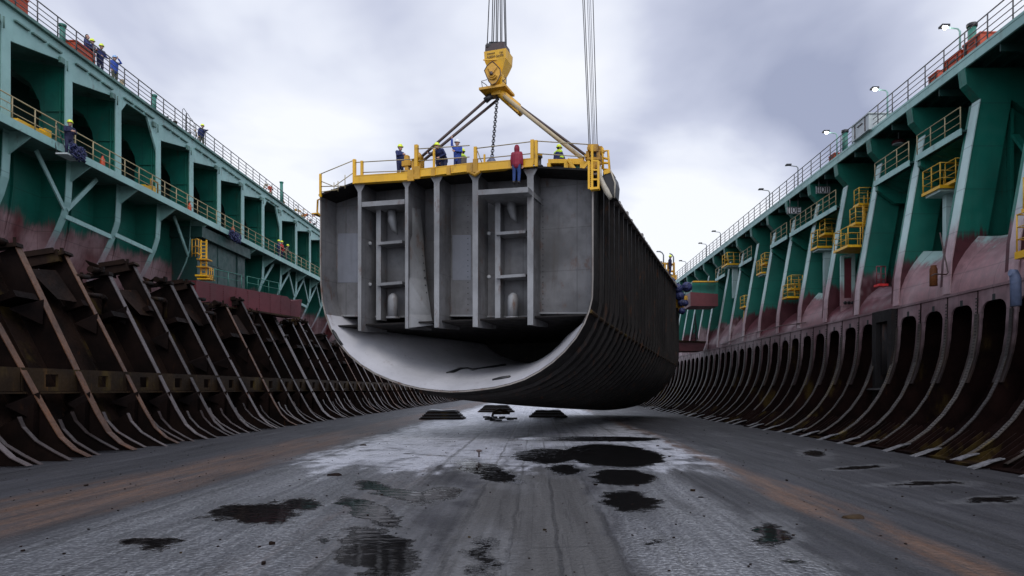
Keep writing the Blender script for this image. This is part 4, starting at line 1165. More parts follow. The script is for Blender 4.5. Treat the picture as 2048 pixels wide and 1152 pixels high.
rp = thing('hoist_ropes', 'bundle of dark hoist ropes rising from the yellow hook block', 'ropes', tuple(H(996, 92)))
for i, (b0, t0) in enumerate(zip((979,983.5,988,992,996.5,1001,1005.5,1010,1014.5), (983,986.5,990,993.5,997.5,1001,1004.5,1008,1012))):
    a = H(b0, 93, -.3 + .5*(i % 2)); b_ = H(lerp(b0, t0, 3.3), 93-93*3.3, -.3+.5*(i % 2))
    mb = MB(); mb.tube([a, b_], .026, 6); mb.build('rope', M['rope'], rp)
sl_ = thing('sling_bars', 'pair of dark brown sling bars slanting down from the hook block to the left', 'sling', tuple(H(988, 190)))
mb = MB(); mb.tube([H(988,189,-.1), FP(806,346,.6)], .072, 8); mb.build('bar', M['brown_bar'], sl_)
mb = MB(); mb.tube([H(993,193,.3), FP(826,338,.2)], .072, 8); mb.build('bar', M['brown_bar'], sl_)
mb = MB(); mb.tube([H(984,193,-.1), H(972,203,-.1)], .16, 8); mb.build('sleeve', M['black'], sl_)
s2 = thing('sling_bars', 'pale sling tube with yellow sleeve and dark bar slanting down to the right', 'sling', tuple(H(1010, 190)))
mb = MB(); mb.tube([H(1003,189,-.1), FP(1166,318,.5)], .10, 10); mb.build('tube', M['tan_bar'], s2)
mb = MB(); mb.tube([H(1013,191,.35), FP(1176,314,1.2)], .07, 8); mb.build('bar', M['brown_bar'], s2)
mb = MB(); mb.tube([H(1000,186,-.1), H(1010,195,-.1), H(1034,216,-.12), H(1046,229,-.1)], [.2,.24,.24,.2], 10)
mb.prism([H(1018,207,-.3), H(1022,216,-.3), H(1042,231,-.3), H(1038,222,-.3)], DW*.3)
for i in range(5): mb.box(H(1023+i*4, 214+i*3.6, -.2), (.07,.07,.18), .4)
mb.tube([H(1014,192,.3), H(1034,209,.3)], .16, 8)
mb.build('sleeve', M['yellow_worn'], s2)
# chain
ch = thing('chain', 'dark link chain hanging from the hook block down to the deck', 'chain', tuple(FP(985, 325, .8)))
a, b_ = H(995, 190), FP(984, 314, .8); L_ = (b_-a).length; n = int(L_/.155); dr = (b_-a).normalized(); mb = MB()
for i in range(n):
    c = a + dr*(i+.5)*(L_/n); u = RX if i % 2 else DW
    ring = [c + dr*(.115*cos(q*pi/4)) + u*(.075*sin(q*pi/4)) for q in range(9)]
    mb.tube(ring, .024, 5, cap=False)
mb.build('links', M['rope'], ch)
mb = MB(); q0 = FP(984, 316, .8)
mb.lathe(q0 - Vector((0,0,.42)), [(.30,0),(.26,.2),(.12,.4),(.08,.5)], 8); mb.tube([q0, FP(976,323,.8), FP(974,327,.8)], .07); mb.build('shackle', plain('blue_grey_shackle', (.08,.09,.14), .5), ch)

# second hoist: lug post at the right hand corner with its ropes
def K(px, py, d=.35): return FP(px, py, d)
lg = thing('lifting_lug', 'yellow lifting lug post with ladder at the corner of the lifted section', 'lifting lug', tuple(K(1187, 345)))
mb = MB()
def kbox(x0, y0, x1, y1, d0, d1, m=0):
    A = [FP(x0,y0,d0), FP(x1,y0,d0), FP(x1,y1,d0), FP(x0,y1,d0)]; mb.prism(A, DW*(d1-d0), m)
kbox(1175, 288, 1196, 302, .1, .8); kbox(1172, 302, 1178, 318, .15, .7); kbox(1193, 300, 1200, 318, .15, .7)
kbox(1178, 324, 1197, 338, .1, .8); kbox(1170, 314, 1200, 319, .05, .85); kbox(1198,292,1204,306,.3,.6)
for x_, y_ in ((1174,294),(1181,305),(1199,323),(1169,309),(1190,331),(1204,300)):
    kbox(x_, y_, x_+4, y_+5, -.05, .1)
mb.build('lug_body', M['yellow_worn'], lg)
mb = MB(); kbox(1179, 303, 1193, 323, .3, .7); mb.build('sheave', M['black'], lg)
mb = MB()
for x_ in (1178, 1184.5, 1197): mb.beam(K(x_, 290 if x_ == 1184.5 else 322, -.25), K(x_, 378, -.25), .09, .09, up=tuple(DW))
for y_ in (322, 340, 359, 377): mb.beam(K(1184, y_, -.25), K(1197, y_, -.25), .07, .07)
for y_ in range(330, 378, 4): mb.beam(K(1178, y_, -.25), K(1184, y_+1, -.25), .03, .03)
mb.box(K(1190, 378, -.2), (.4, .3, .1), -AL); mb.build('ladder', M['yellow'], lg)
mb = MB()
for pts in (((1205,296),(1206,338)), ((1206,303),(1216,301),(1219,338),(1206,339)), ((1206,316),(1217,318)), ((1206,326),(1218,326))): mb.tube([K(px, py, .3) for px, py in pts], .055)
mb.build('guard_frame', M['yellow'], lg)
bx = thing('winch_cover', 'black angular winch cover with yellow top hanging past the corner of the section', 'winch cover', tuple(K(1215, 390)))
mb = MB(); mb.prism([K(1206,343,.2), K(1219,338,.2), K(1228,352,.2), K(1231,366,.2), K(1229,391,.2), K(1217,391,.2), K(1212,376,.2), K(1205,365,.2)], DW*1.0); mb.build('cover', M['black'], bx)
mb = MB(); mb.prism([K(1206,342,.15), K(1219,336,.15), K(1224,344,.15), K(1208,349,.15)], DW*.9); mb.build('top_plate', M['yellow'], bx)
mb = MB(); mb.tube([K(1199,334,.05), K(1200,352,.05), K(1206,368,.05), K(1213,382,.05), K(1222,397,.05)], [.09,.1,.12,.14,.1], 8)
mb.tube([K(1221,340,.1), K(1230,366,.1), K(1229,396,.1)], .035); mb.build('hose', plain('pale_hose', (.4,.37,.3), .7), bx)
r2 = thing('hoist_ropes', 'tall thin bundle of grey hoist ropes rising from the corner lifting lug', 'ropes', tuple(K(1187, 288)))
for i, u_ in enumerate((0, .16, .44, .60, .76, 1.)):
    b0 = 1178 + u_*16.4; t0 = lerp(1165.5, 1186, u_)
    dd = .45
    a = FP(b0, 289, dd); e_ = FP(t0, 0, dd); b_ = a + (e_ - a)*2.2
    mb = MB(); mb.tube([a, b_], .019 if i in (0,1,5) else .013, 6); mb.build('rope', M['rope'] if i in (0, 1, 5) else M['rope_lt'], r2)
# yellow machine
wm = thing('winch', 'low yellow winch housing on deck beside the corner lug', 'winch', tuple(FP(1135, 336, .6)))
mb = MB(); kbox(1096, 318, 1134, 326, .2, 1.5); kbox(1094, 326, 1101, 335, .2, 1.5); kbox(1128, 326, 1136, 335, .2, 1.5); kbox(1136, 317, 1166, 328, .3, 1.4); kbox(1136, 325, 1146, 336, .3, 1.4); kbox(1160, 322, 1172, 336, .25, 1.4)
mb.beam(FP(1136,318,.1), FP(1150,338,.1), .08, .12); mb.beam(FP(1166,338,.1), FP(1178,322,.1), .08, .12); mb.build('housing', M['yellow'], wm)
mb = MB(); kbox(1101, 327, 1128, 335, .6, 1.4); mb.build('opening', M['black'], wm)
mb = MB(); kbox(1146, 328, 1160, 336, .5, 1.3); mb.build('motor', M['rail_green'], wm)
bo = thing('bollard', 'small black bollard with yellow cap on deck left of the winch', 'bollard', tuple(FP(1078, 335, .5)))
mb = MB(); c = FP(1078, 335, .5); mb.lathe(c, [(.2,0),(.2,.08),(.11,.14),(.11,.42),(.17,.46),(.17,.52)], 12); mb.build('shaft', M['black'], bo)
mb = MB(); mb.lathe(c+Vector((0,0,.53)), [(.16,0),(.16,.08),(.08,.13)], 12); mb.build('cap', M['yellow'], bo)
lu = thing('sling_lug', 'rust stained yellow lug holding the left sling bars to the edge beam', 'lug', tuple(FP(836, 338, .1)))
mb = MB(); mb.box(FP(836,330,.1), (.5,.4,.55), -AL); mb.lathe(FP(837,313,-.05), [(.02,-.12),(.17,-.12),(.17,.12),(.02,.12)], 12, axis='Y'); mb.beam(FP(834,335,.0), FP(842,312,.0), .25, .2); mb.build('lug_plate', M['yellow_worn'], lu)
lu2 = thing('sling_lug', 'narrow yellow lug with pipe stubs where the first sling bar ends', 'lug', tuple(FP(815, 345, .4)))
mb = MB(); mb.beam(FP(815,345,.3), FP(814,312,.3), .22, .2, up=tuple(DW)); mb.box(FP(815,328,.3), (.5,.3,.25), -AL); mb.beam(FP(811,313,.3), FP(816,313,.3), .12, .12); mb.build('lug_plate', M['yellow_worn'], lu2)

# far end of the section: yellow frame, poles and net bundles
fe = thing('end_platform', 'worn yellow railed frame at the far top corner of the lifted section', 'platform', tuple(at(1335, 560, 62)))
mb = MB()
for px in (1318, 1323, 1330, 1336, 1348): mb.tube([at(px, 525, 62), at(px, 556, 62)], .09)
for py in (526, 540, 553): mb.tube([at(1317, py, 62), at(1348, py+3, 62)], .09)
mb.box(at(1334, 556, 62), (1.6, 1, .4)); mb.box(at(1345, 580, 62), (.5, .6, 1.0)); mb.box(at(1355, 600, 62), (.35, .5, 1.4)); mb.box(at(1361, 617, 62), (.5, .5, .4)); mb.box(at(1371, 596, 61), (.3,.4,.35))
mb.build('frame', M['yellow_worn'], fe)
net = thing('net_bundle', 'cluster of round dark blue net bundles hung over the far corner of the section', 'net', tuple(at(1365, 610, 61)))
rn = random.Random(4)
for px, py, r_ in ((1344,562,.32),(1356,577,.42),(1374,574,.46),(1360,592,.42),(1363,605,.34),(1370,606,.3),(1364,622,.3)):
    bm = bmesh.new(); bmesh.ops.create_icosphere(bm, subdivisions=3, radius=r_)
    for v in bm.verts: v.co *= 1 + .13*mnoise.noise(v.co*9 + Vector((px, py, 0))) + rn.uniform(-.05, .05)
    bm.transform(Matrix.Translation(at(px, py, 61) - world_loc(net)))
    me = bpy.data.meshes.new('bundle'); bm.to_mesh(me); bm.free(); me.materials.append(M['blue_net'])
    o = bpy.data.objects.new('bundle', me); C.objects.link(o); o.parent = net
for i, (px, py, top, bend) in enumerate(((1327, 528, 505, -8), (1347, 535, 509, -8))):
    pl_ = thing('lamp_pole', ('slim gooseneck lamp pole left of the worn yellow far end frame', 'slim bent pole right of the worn yellow far end frame')[i], 'pole', tuple(at(px, py, 62)))
    mb = MB(); mb.tube([at(px, py+15, 62), at(px, top+5, 62), at(px+bend*.4, top, 62), at(px+bend, top-2, 62)], .06); mb.build('pole', M['galv'], pl_)
    if i == 0: mb = MB(); mb.box(at(px+bend-2, top-2, 62), (.35, .2, .08)); mb.build('lamp_head', M['galv'], pl_)
# ------------------------------------------------------------------ lamps on the deck of the column sided ship
def deck_lamp(px, lit, label, h=1.75, reach=.62, head=.34):
    X = DX + .35; Y = X*F/(px - CX + 0)
    t_ = thing('deck_lamp', label, 'lamp', (X, Y, DZ), 'lamps along the deck edge')
    mb = MB(); mb.tube([(X, Y, DZ-.05), (X, Y, DZ+h-.15), (X-.1, Y, DZ+h-.03), (X-reach, Y, DZ+h+.03)], [.05,.045,.035,.03], 8); mb.box((X, Y, DZ+.1), (.22,.22,.3)); mb.build('pole', M['teal'] if lit else M['galv'], t_)
    hd = MB(); c = Vector((X-reach-.05, Y, DZ+h+.03)); hd.prism([c+Vector((-head*.6,-.16,0)), c+Vector((head*.5,-.12,.02)), c+Vector((head*.5,.12,.02)), c+Vector((-head*.6,.16,0))], (0,0,.09)); hd.build('lamp_head', M['black'], t_)
    if lit:
        l_ = MB(); l_.lathe(c + Vector((.0,-.02,-.13)), [(.02,.06),(.07,.06),(.10,.09),(.10,.125)], 12); l_.build('lens', M['lamp_on'], t_)
for px, lit, lb in ((1920, 1, 'lit deck lamp beside the orange boxes on the deck edge'), (1775, 1, 'brightest lit deck lamp, above the grey deck cabinet'), (1674, 1, 'lit deck lamp right beside a dark green vent post'),
                    (1596, 0, 'unlit deck lamp, first one beyond the lit three'), (1539, 0, 'unlit curved deck lamp above the upper number sign'), (1441, 0, 'small unlit deck lamp near the pale cloud bank'),
                    (1413, 0, 'unlit deck lamp second from the far end of the deck'), (1372, 0, 'tiny unlit lamp at the far end of the deck')):
    deck_lamp(px, lit, lb)
def rdeck(px, dx=.5): X = DX + dx; return Vector((X, X*F/(px-CX), DZ))
def crate(px, w, h, label, mat='orange', name='deck_box', cat='box', base=None):
    c = base if base is not None else rdeck(px)
    t_ = thing(name, label, cat, tuple(c)); mb = MB()
    mb.box(c + Vector((0,0,h/2)), (w*.7, w, h)); mb.box(c + Vector((0,0,h+.02)), (w*.76, w*1.06, .05)); mb.build('box', M[mat], t_)
    mb = MB()
    for q in (-.3, .3): mb.box(c + Vector((-w*.36, q*w, h/2)), (.04, .06, h*.9))
    mb.box(c + Vector((-w*.36, 0, h*.7)), (.05, w*.3, .05)); mb.build('strap', M['brown_bar'], t_); return t_
crate(1962, 1.15, .62, 'orange deck box nearest, right of the lit lamp and railing ladder'); crate(1924, 1.2, .5, 'orange red deck box directly under a lit lamp'); crate(1877, .75, .55, 'rounded orange deck box by itself between two lit lamps')
crate(1672, .8, .5, 'orange yellow gear box at the foot of the green vent post'); crate(1745, 2.0, .85, 'pale grey deck cabinet behind the railing below the brightest lamp', 'ltgrey', 'deck_cabinet', 'cabinet')
for px, lb in ((1690, 'dark green vent post on deck beside a lit lamp'), (1944, 'teal vent post on deck between the orange boxes')):
    c = rdeck(px); t_ = thing('vent_post', lb, 'vent', tuple(c)); mb = MB(); mb.tube([c, c+Vector((0,0,1.5))], .17, 12); mb.build('pipe', M['rail_green'], t_); mb = MB(); mb.lathe(c+Vector((0,0,1.45)), [(.2,0),(.22,.05),(.22,.16),(.1,.2)], 12); mb.build('cap', M['black'], t_)
# gear on the deck of the bayed ship
def ldeck(px, dx=-.5): X = LX + dx; return Vector((X, -X*F/(CX-px), DECK_L+.16))
crate(0, 1.6, .6, 'orange box on deck beside the three watching workers', base=ldeck(152)); crate(0, 1.3, .8, 'orange box at the near end of the high deck', base=ldeck(18))
for px, lb in ((125, 'dark green vent post before the orange box on the high deck'), (308, 'bright green vent post on the high deck between workers'), (563, 'tall green post near the far end of the high deck')):
    c = ldeck(px); h = 1.25 if px < 500 else 2.4; t_ = thing('vent_post', lb, 'vent', tuple(c)); mb = MB(); mb.tube([c, c+Vector((0,0,h))], .15, 12); mb.build('pipe', M['rail_green'], t_); mb = MB(); mb.lathe(c+Vector((0,0,h-.05)), [(.17,0),(.2,.05),(.2,.15)], 12); mb.build('cap', M['web'], t_)
c = ldeck(365); t_ = thing('ladder_hoop', 'thin wire ladder hoops standing on the high deck', 'ladder', tuple(c)); mb = MB()
for q in (0, .5, 1.1): mb.tube([c+Vector((0,q,0)), c+Vector((0,q,1.9-.2*q)), c+Vector((0,q+.2,2.05-.3*q)), c+Vector((0,q+.6,1.9-.3*q)), c+Vector((0,q+.6,0))], .025)
for z_ in (.4,.8,1.2,1.6): mb.tube([c+Vector((0,0,z_)), c+Vector((0,1.6,z_))], .02)
mb.build('hoops', M['rail_dark'], t_)
rg = random.Random(8)
def heap(base, label, n, mats, name='gear_pile', spread=(.3,1.2,.5)):
    t_ = thing(name, label, 'gear', tuple(base))
    for m_ in mats:
        mb = MB(); mb.beam(base+Vector((0,-spread[1],.06)), base+Vector((0,spread[1],.06)), .2, .08)
        c1 = base
        for i in range(n):
            c = base + Vector((rg.uniform(-1,1)*spread[0], rg.uniform(-1,1)*spread[1], rg.uniform(.05,1)*spread[2]))
            if i % 3: mb.tube([c, c+Vector((rg.uniform(-.2,.2), rg.uniform(-.5,.5), rg.uniform(-.2,.4)))], rg.uniform(.03,.07))
            else: mb.box(c, (rg.uniform(.1,.3), rg.uniform(.1,.4), rg.uniform(.1,.3)), rg.uniform(0,3))
        mb.build('gear', M[m_], t_)
heap(ldeck(340), 'dark gear heaped on the high deck before the wire hoops', 7, ('rail_dark', 'mossy')); heap(ldeck(378), 'mixed gear with a yellow post behind the wire hoops', 6, ('yellow_worn', 'rail_dark'))
heap(ldeck(238), 'small pale rack on the high deck just past the worker in the blue hat', 4, ('tan_bar',), spread=(.15,.3,.7)); heap(ldeck(535), 'orange slatted rack on the far part of the high deck', 7, ('orange', 'tan_bar'), spread=(.3,.8,1.0))
heap(ldeck(592), 'tangle of equipment beyond the tall green post', 10, ('rail_dark', 'yellow_worn'), spread=(.5,2.5,1.1)); heap(ldeck(612), 'orange and dark equipment at the far end of the high deck', 8, ('orange', 'rail_dark'), spread=(.5,2.5,1.2))
heap(ldeck(432), 'low grey coils on the high deck past the pointing worker', 6, ('rail_dark',), spread=(.3,.7,.5))
# walkway gear
def walk(px, X=-24.75): return Vector((X, -X*F/(CX-px), WALK))
c = walk(58); t_ = thing('equipment_case', 'long yellow equipment case on the walkway left of the climbing worker', 'case', tuple(c)); mb = MB(); mb.box(c+Vector((0,0,.18)), (.45, 2.0, .3)); mb.box(c+Vector((0,1.1,.3)), (.35,.4,.55)); mb.build('case', M['yellow'], t_)
c = walk(291); t_ = thing('equipment_case', 'small yellow equipment case with a tan frame farther along the walkway', 'case', tuple(c)); mb = MB(); mb.box(c+Vector((0,0,.2)), (.4, .8, .3)); mb.box(c+Vector((0,.7,.3)), (.35,.35,.5)); mb.build('case', M['yellow'], t_); mb = MB(); mb.tube([c+Vector((0,.6,0)), c+Vector((0,.6,1)), c+Vector((0,1.4,1)), c+Vector((0,1.4,0))], .05); mb.build('frame', M['yellow_worn'], t_)
for px, lb in ((205, 'orange extinguisher on the walkway nearest the yellow cases'), (379, 'orange cylinder on the walkway by a pale column'), (466, 'orange cylinder next to the dark net on the walkway')):
    c = walk(px); t_ = thing('extinguisher', lb, 'extinguisher', tuple(c)); mb = MB(); mb.lathe(c, [(.12,0),(.13,.05),(.13,.6),(.06,.72),(.05,.8)], 12); mb.build('bottle', M['orange'], t_); mb = MB(); mb.box(c+Vector((0,0,.84)), (.08,.16,.07)); mb.build('valve', M['black'], t_)
def drape(base, label, w, h, name='net'):
    t_ = thing(name, label, 'net', tuple(base)); mb = MB()
    for i in range(16):
        y = (i/15-.5)*w; pts = []
        for j in range(7):
            u = j/6; pts.append(base + Vector((.12+.14*sin(i*1.7+j)+.1*u, y + .1*sin(j*2.1+i), -u*h*(.6+.4*abs(sin(i*1.3))))))
        mb.tube(pts, .045, 5)
    for j in range(1, 6): mb.tube([base + Vector((.2+.1*sin(i*2+j), (i/9-.5)*w, -j/6*h*.8 + .07*sin(i*3+j))) for i in range(10)], .03, 5)
    mb.build('mesh', M['blue_net'], t_); return t_
drape(Vector((-24.3, walk(455).y, WALK+.1)), 'dark blue net bunched over the walkway edge by an orange cylinder', 1.7, .85)
hs = thing('hanging_stage', 'small hanging stage below the walkway edge carrying one worker', 'stage', (-24.0, 35.0, 14.35))
mb = MB(); mb.box((-23.95, 35.0, 14.4), (.6, 1.1, .08)); mb.build('plank', M['ltgrey'], hs)
mb = MB()
for y in (34.5, 35.5): mb.tube([(-23.7, y, 14.4), (-24.25, y, 15.9)], .02); mb.tube([(-24.2, y, 14.4), (-24.35, y, 15.2)], .02)
mb.build('rope', M['rope'], hs)
drape(Vector((-23.75, 35.15, 15.0)), 'dark blue netting hanging around the legs of the worker on the stage', .9, .75)
# yellow caged ladder under the walkway
lt = thing('ladder_tower', 'yellow caged ladder with a small landing above the maroon girder', 'ladder', (-24.0, 48.8, 9.8)); mb = MB()
Pq = lambda px, py, Y=48.8: at(px, py, Y)
for px in (402, 413): mb.beam(Pq(px, 480), Pq(px, 560), .09, .09)
for i in range(11): mb.beam(Pq(402, 484+i*7), Pq(413, 484+i*7), .05, .05)
mb.build('ladder', M['yellow'], lt)
mb = MB()
for py in (482, 496, 510): mb.tube([Pq(402, py), Pq(394, py-4, 48.5), Pq(384, py-2, 49.2), Pq(383, py+4, 50)], .04)
for px in (384, 391, 397): mb.tube([Pq(px, 478), Pq(px, 513)], .035)
for py in (520, 535): mb.box(Pq(409, py), (.75, .8, .09))
mb.build('cage', M['yellow_worn'], lt)
mb = MB(); mb.box(Pq(408, 553), (.8, 1.0, .12)); mb.box(Pq(412, 559), (.9, .8, .1)); mb.build('landing', M['yellow'], lt)
mb = MB()
for px in (419, 423, 427): mb.tube([Pq(px, 537), Pq(px, 562)], .035)
for py in (540, 550): mb.tube([Pq(417, py), Pq(428, py+2)], .035)
mb.build('guard_rail', M['yellow_worn'], lt)
# ------------------------------------------------------------------ yellow access platforms on the columns
def platform(px, py, X, wY, dX, label, h=1.05, under=None, ladder=None, floor=.14, bars=(1, .66, .33)):
    Y = X*F/(px-CX); z = CAMH - (py-CY)/F*Y
    t_ = thing('access_platform', label, 'platform', (X, Y, z), 'yellow access platforms'); mb = MB()
    mb.box2((X-dX/2, Y-wY/2, z-floor), (X+dX/2, Y+wY/2, z)); mb.build('platform_floor', M['yellow'], t_)
    e = .05
    railing(t_, [(X+dX/2-e, Y-wY/2+e, z), (X-dX/2+e, Y-wY/2+e, z), (X-dX/2+e, Y+wY/2-e, z), (X+dX/2-e, Y+wY/2-e, z)], h, bars, .75, M['yellow_rail'], .022, .03)
    if under:
        mb = MB(); mb.box2((X+dX*.1, Y-.15, z-under), (X+dX*.1+.5, Y+.15, z-floor)); mb.box2((X-dX*.4, Y-wY*.4, z-floor-.12), (X+dX*.5, Y+wY*.4, z-floor)); mb.build('support_post', M['col_edge'], t_)
    if ladder:
        mb = MB(); x_ = X + dX*.2; y_ = Y-wY/2-.04
        for q in (-.2, .2): mb.beam((x_+q, y_, z), (x_+q, y_, z+ladder), .05, .05)
        for i in range(int(abs(ladder)/.3)): mb.beam((x_-.2, y_, z+math.copysign(.3*(i+.5), ladder)), (x_+.2, y_, z+math.copysign(.3*(i+.5), ladder)), .04, .04)
        mb.build('ladder', M['yellow_worn'], t_)
    return t_
platform(1884, 379, 19.25, 1.5, 1.1, 'large yellow platform on the first bay beside the widest green column', under=4.2)
platform(1916, 363, 19.5, .9, .8, 'upper yellow step platform directly above the large one in the first bay', h=.95)
platform(1706, 496, 18.5, 1.9, 1.5, 'wide curved yellow platform above the pale frame with three holes', ladder=2.2)
platform(1721, 447, 19.0, .8, 1.0, 'middle small yellow platform of the stacked ladder landings', h=.9, ladder=1.5)
platform(1727, 409, 19.2, .7, .9, 'topmost small yellow platform of the stacked ladder landings', h=.9)
platform(1644, 495, 18.9, 1.1, 1.1, 'yellow platform below the upper number sign', under=3.4)
platform(1657, 468, 19.2, .9, .9, 'yellow rail bay just above the platform under the number signs', h=.9)
platform(1583, 594, 18.3, 1.0, 1.0, 'low yellow platform near the maroon paint line', h=.85, ladder=1.2)
platform(1590, 577, 18.6, .8, .9, 'small yellow basket stepped above the low platform', h=.9)
platform(1532, 546, 18.9, 1.3, 1.2, 'yellow platform half way along the columns', under=3.0)
platform(1537, 527, 19.1, 1.0, 1.0, 'yellow rail bay set over the half way platform', h=.8)
platform(1462, 530, 18.8, 1.8, 1.3, 'yellow platform high on the farthest clear column', under=3.2)
platform(1495, 613, 18.4, 1.2, 1.0, 'tan railed landing over the leaning yellow mast', h=.9)
platform(2092, 411, 17.6, 1.0, 1.0, 'yellow platform cut by the picture edge, above the dark cage', h=1.1)
platform(2088, 497, 17.3, 1.3, 1.1, 'low yellow floored platform with a dark cage at the picture edge', floor=.25, h=1.3)
ms = thing('mast', 'leaning yellow mast standing on the worn apron', 'mast', tuple(at(1488, 655, 60))); mb = MB(); mb.beam(at(1488, 655, 60), at(1491, 615, 60), .22, .22); mb.beam(at(1484, 618, 60), at(1496, 616, 60), .14, .14); mb.build('post', M['yellow'], ms)
# pale frame with three round holes under the wide platform
c = at(1696, 500, 40.8); hf = thing('hatch_frame', 'tall pale framed hatch with three round holes in its base', 'hatch', (18.3, 40.8, 6.6)); mb = MB()
A = lambda px, py: at(px, py, 40.8)
for a_, b_ in (((1684,514),(1684,612)), ((1706,510),(1706,612))): mb.beam(A(*a_), A(*b_), .14, .2)
mb.beam(A(1682,514), A(1708,509), .2, .16); mb.beam(A(1682,612), A(1708,611), .2, .9); mb.build('frame', M['apron'], hf)
mb = MB(); mb.prism([A(1686,518), A(1704,515), A(1704,598), A(1686,598)], (0, .1, 0)); mb.build('door', M['maroon'], hf)
mb = MB()
for px in (1688, 1695.5, 1703): mb.lathe(A(px, 606)+Vector((0,-.14,0)), [(.05,-.02),(.1,-.02),(.1,.02),(.05,.02)], 12, axis='Y')
mb.build('hole_rim', M['black'], hf)
rb_ = thing('guard_box', 'small guard cage with a bright red base on the maroon ledge', 'guard cage', tuple(at(1762, 573, 35))); mb = MB(); mb.box(at(1762, 571, 35), (.5, .5, .12)); mb.build('base', plain('red_base', (.5,.02,.02), .5), rb_)
railing(rb_, [at(1753, 570, 35), at(1771, 570, 35)], .95, (1, .6, .3), .25, M['maroon'], .03, .03)
ub = thing('fender', 'upright blue grey fender bar against the lower frame wall', 'fender', tuple(at(2030, 610, 24.2))); mb = MB()
mb.tube([at(2020, 545, 24.2), at(2027, 546, 24.2), at(2031, 556, 24.2), at(2032, 612, 24.2)], [.12,.17,.18,.18], 10); mb.build('bar', plain('blue_grey_paint', (.11,.14,.22), .5), ub)
mb = MB(); mb.box(at(2031, 580, 24.35), (.3, .1, .2)); mb.build('bracket', M['black'], ub)
fl_ = thing('work_lamp', 'round maroon work lamp hanging under the dark deck overhang', 'lamp', tuple(at(1797, 288, 37.5))); c = at(1797, 284, 37.5); mb = MB(); mb.lathe(c, [(.1,-.14),(.34,-.08),(.36,.0),(.3,.08),(.08,.14)], 16); mb.build('shade', M['maroon'], fl_)
mb = MB(); mb.tube([c, c+Vector((0,0,.7))], .03); mb.lathe(c+Vector((0,0,-.17)), [(.3,0),(.33,.05)], 16); mb.build('stem', M['ltgrey'], fl_)
# number signs
def number_sign(px, py, Y, w, h, txt, label):
    c = at(px, py, Y); t_ = thing('number_sign', label, 'sign', tuple(c)); mb = MB(); mb.box(c, (w, .06, h)); mb.build('board', M['white'], t_)
    mb = MB()
    mb.box(c+Vector((0,-.035,h/2-.03)), (w,.02,.06)); mb.box(c+Vector((0,-.035,-h/2+.03)), (w,.02,.06)); mb.box(c+Vector((-w/2+.05,-.035,0)), (.1,.02,h))
    mb.tube([c+Vector((-w*.3,0,h/2)), c+Vector((-w*.3,0,h/2+.8))], .03); mb.tube([c+Vector((w*.3,0,h/2)), c+Vector((w*.3,0,h/2+.8))], .03); mb.build('frame', M['galv'], t_)
    M4 = Matrix.Translation(c+Vector((.05,-.034,0))) @ Matrix(((1.25,0,0,0),(0,0,-1,0),(0,1.15,0,0),(0,0,0,1)))
    text_mesh(txt, h*1.0, .006, 'numerals', M['black'], t_, M4)
number_sign(1646, 380, 45.5, .92, .5, 'I0II', 'white number sign reading I0II under the deck overhang')
number_sign(1588, 421, 49.7, 1.0, .52, 'J0E', 'white number sign reading J0E, the farther of the two')
# boxes crossing at the far end of the column sided ship
fb = thing('transverse_box', 'green and maroon box spanning between far columns of the ship side', 'box girder', tuple(at(1405, 600, 66))); mb = MB()
mb.prism([at(1384,563,66), at(1436,564,66), at(1436,590,66), at(1384,584,66)], (0, 3, 0)); mb.build('upper_box', M['web'], fb)
mb = MB(); mb.prism([at(1381,584,65.8), at(1436,588,65.8), at(1436,612,65.8), at(1381,612,65.8)], (0, 3, 0)); mb.build('lower_box', M['maroon'], fb)
mb = MB(); mb.box(at(1410, 563.5, 65.5), (2.4, .4, .12)); mb.build('edge', M['yellow_worn'], fb)
fb = thing('transverse_box', 'low maroon box lying at the far foot of the columns', 'box girder', tuple(at(1385, 700, 70))); mb = MB()
mb.prism([at(1352,682,70), at(1412,684,70), at(1406,702,70), at(1352,702,70)], (0, 3, 0)); mb.build('box', M['maroon'], fb); mb = MB(); mb.beam(at(1352,682,69.9), at(1412,684,69.9), .15, .15); mb.build('lip', M['mossy'], fb)
lw = thing('lattice_pole', 'thin dark lattice tripod on the low maroon box', 'lattice', tuple(at(1390, 682, 70.5))); mb = MB()
for px in (1382, 1392, 1396): mb.tube([at(px, 682, 70.5), at(1390, 628, 70.5)], .05)
for i in range(6): mb.tube([at(1383+i*1.2, 678-i*9, 70.5), at(1394-i*.6, 671-i*9, 70.5)], .04)
mb.build('lattice', M['black'], lw)
# mooring ropes sagging along the apron
for i, (pts, lb) in enumerate(((((1880,465),(1896,545),(1893,549)), 'thin dark cable hanging down a pale column to the ledge'), (((1893,549),(1870,548),(1862,552)), 'short brown chain lying on the pink ledge'), (((1612,645),(1560,652),(1500,668),(1440,690)), 'long thin brown line sagging along the pink ledge'))):
    Y_ = (29.3, 29.2, 0)[i]
    P_ = [at(px, py, Y_ if Y_ else 17.7*F/(px-CX)) for px, py in pts]; t_ = thing('cable', lb, 'cable', tuple(P_[0])); MB().tube(P_, .03, 6).build('cable', M['brown_bar'], t_)
bl = thing('bollard', 'rusty orange bollard post on the pink ledge under the second column', 'bollard', tuple(at(1867, 572, 30))); mb = MB(); c = at(1867, 572, 30); mb.lathe(c, [(.16,0),(.16,.75),(.12,.82),(.12,.9)], 10); mb.build('post', rusty('orange_rust', (.08,.03,.012), (.16,.06,.02), (.25,.1,.03), .8), bl)
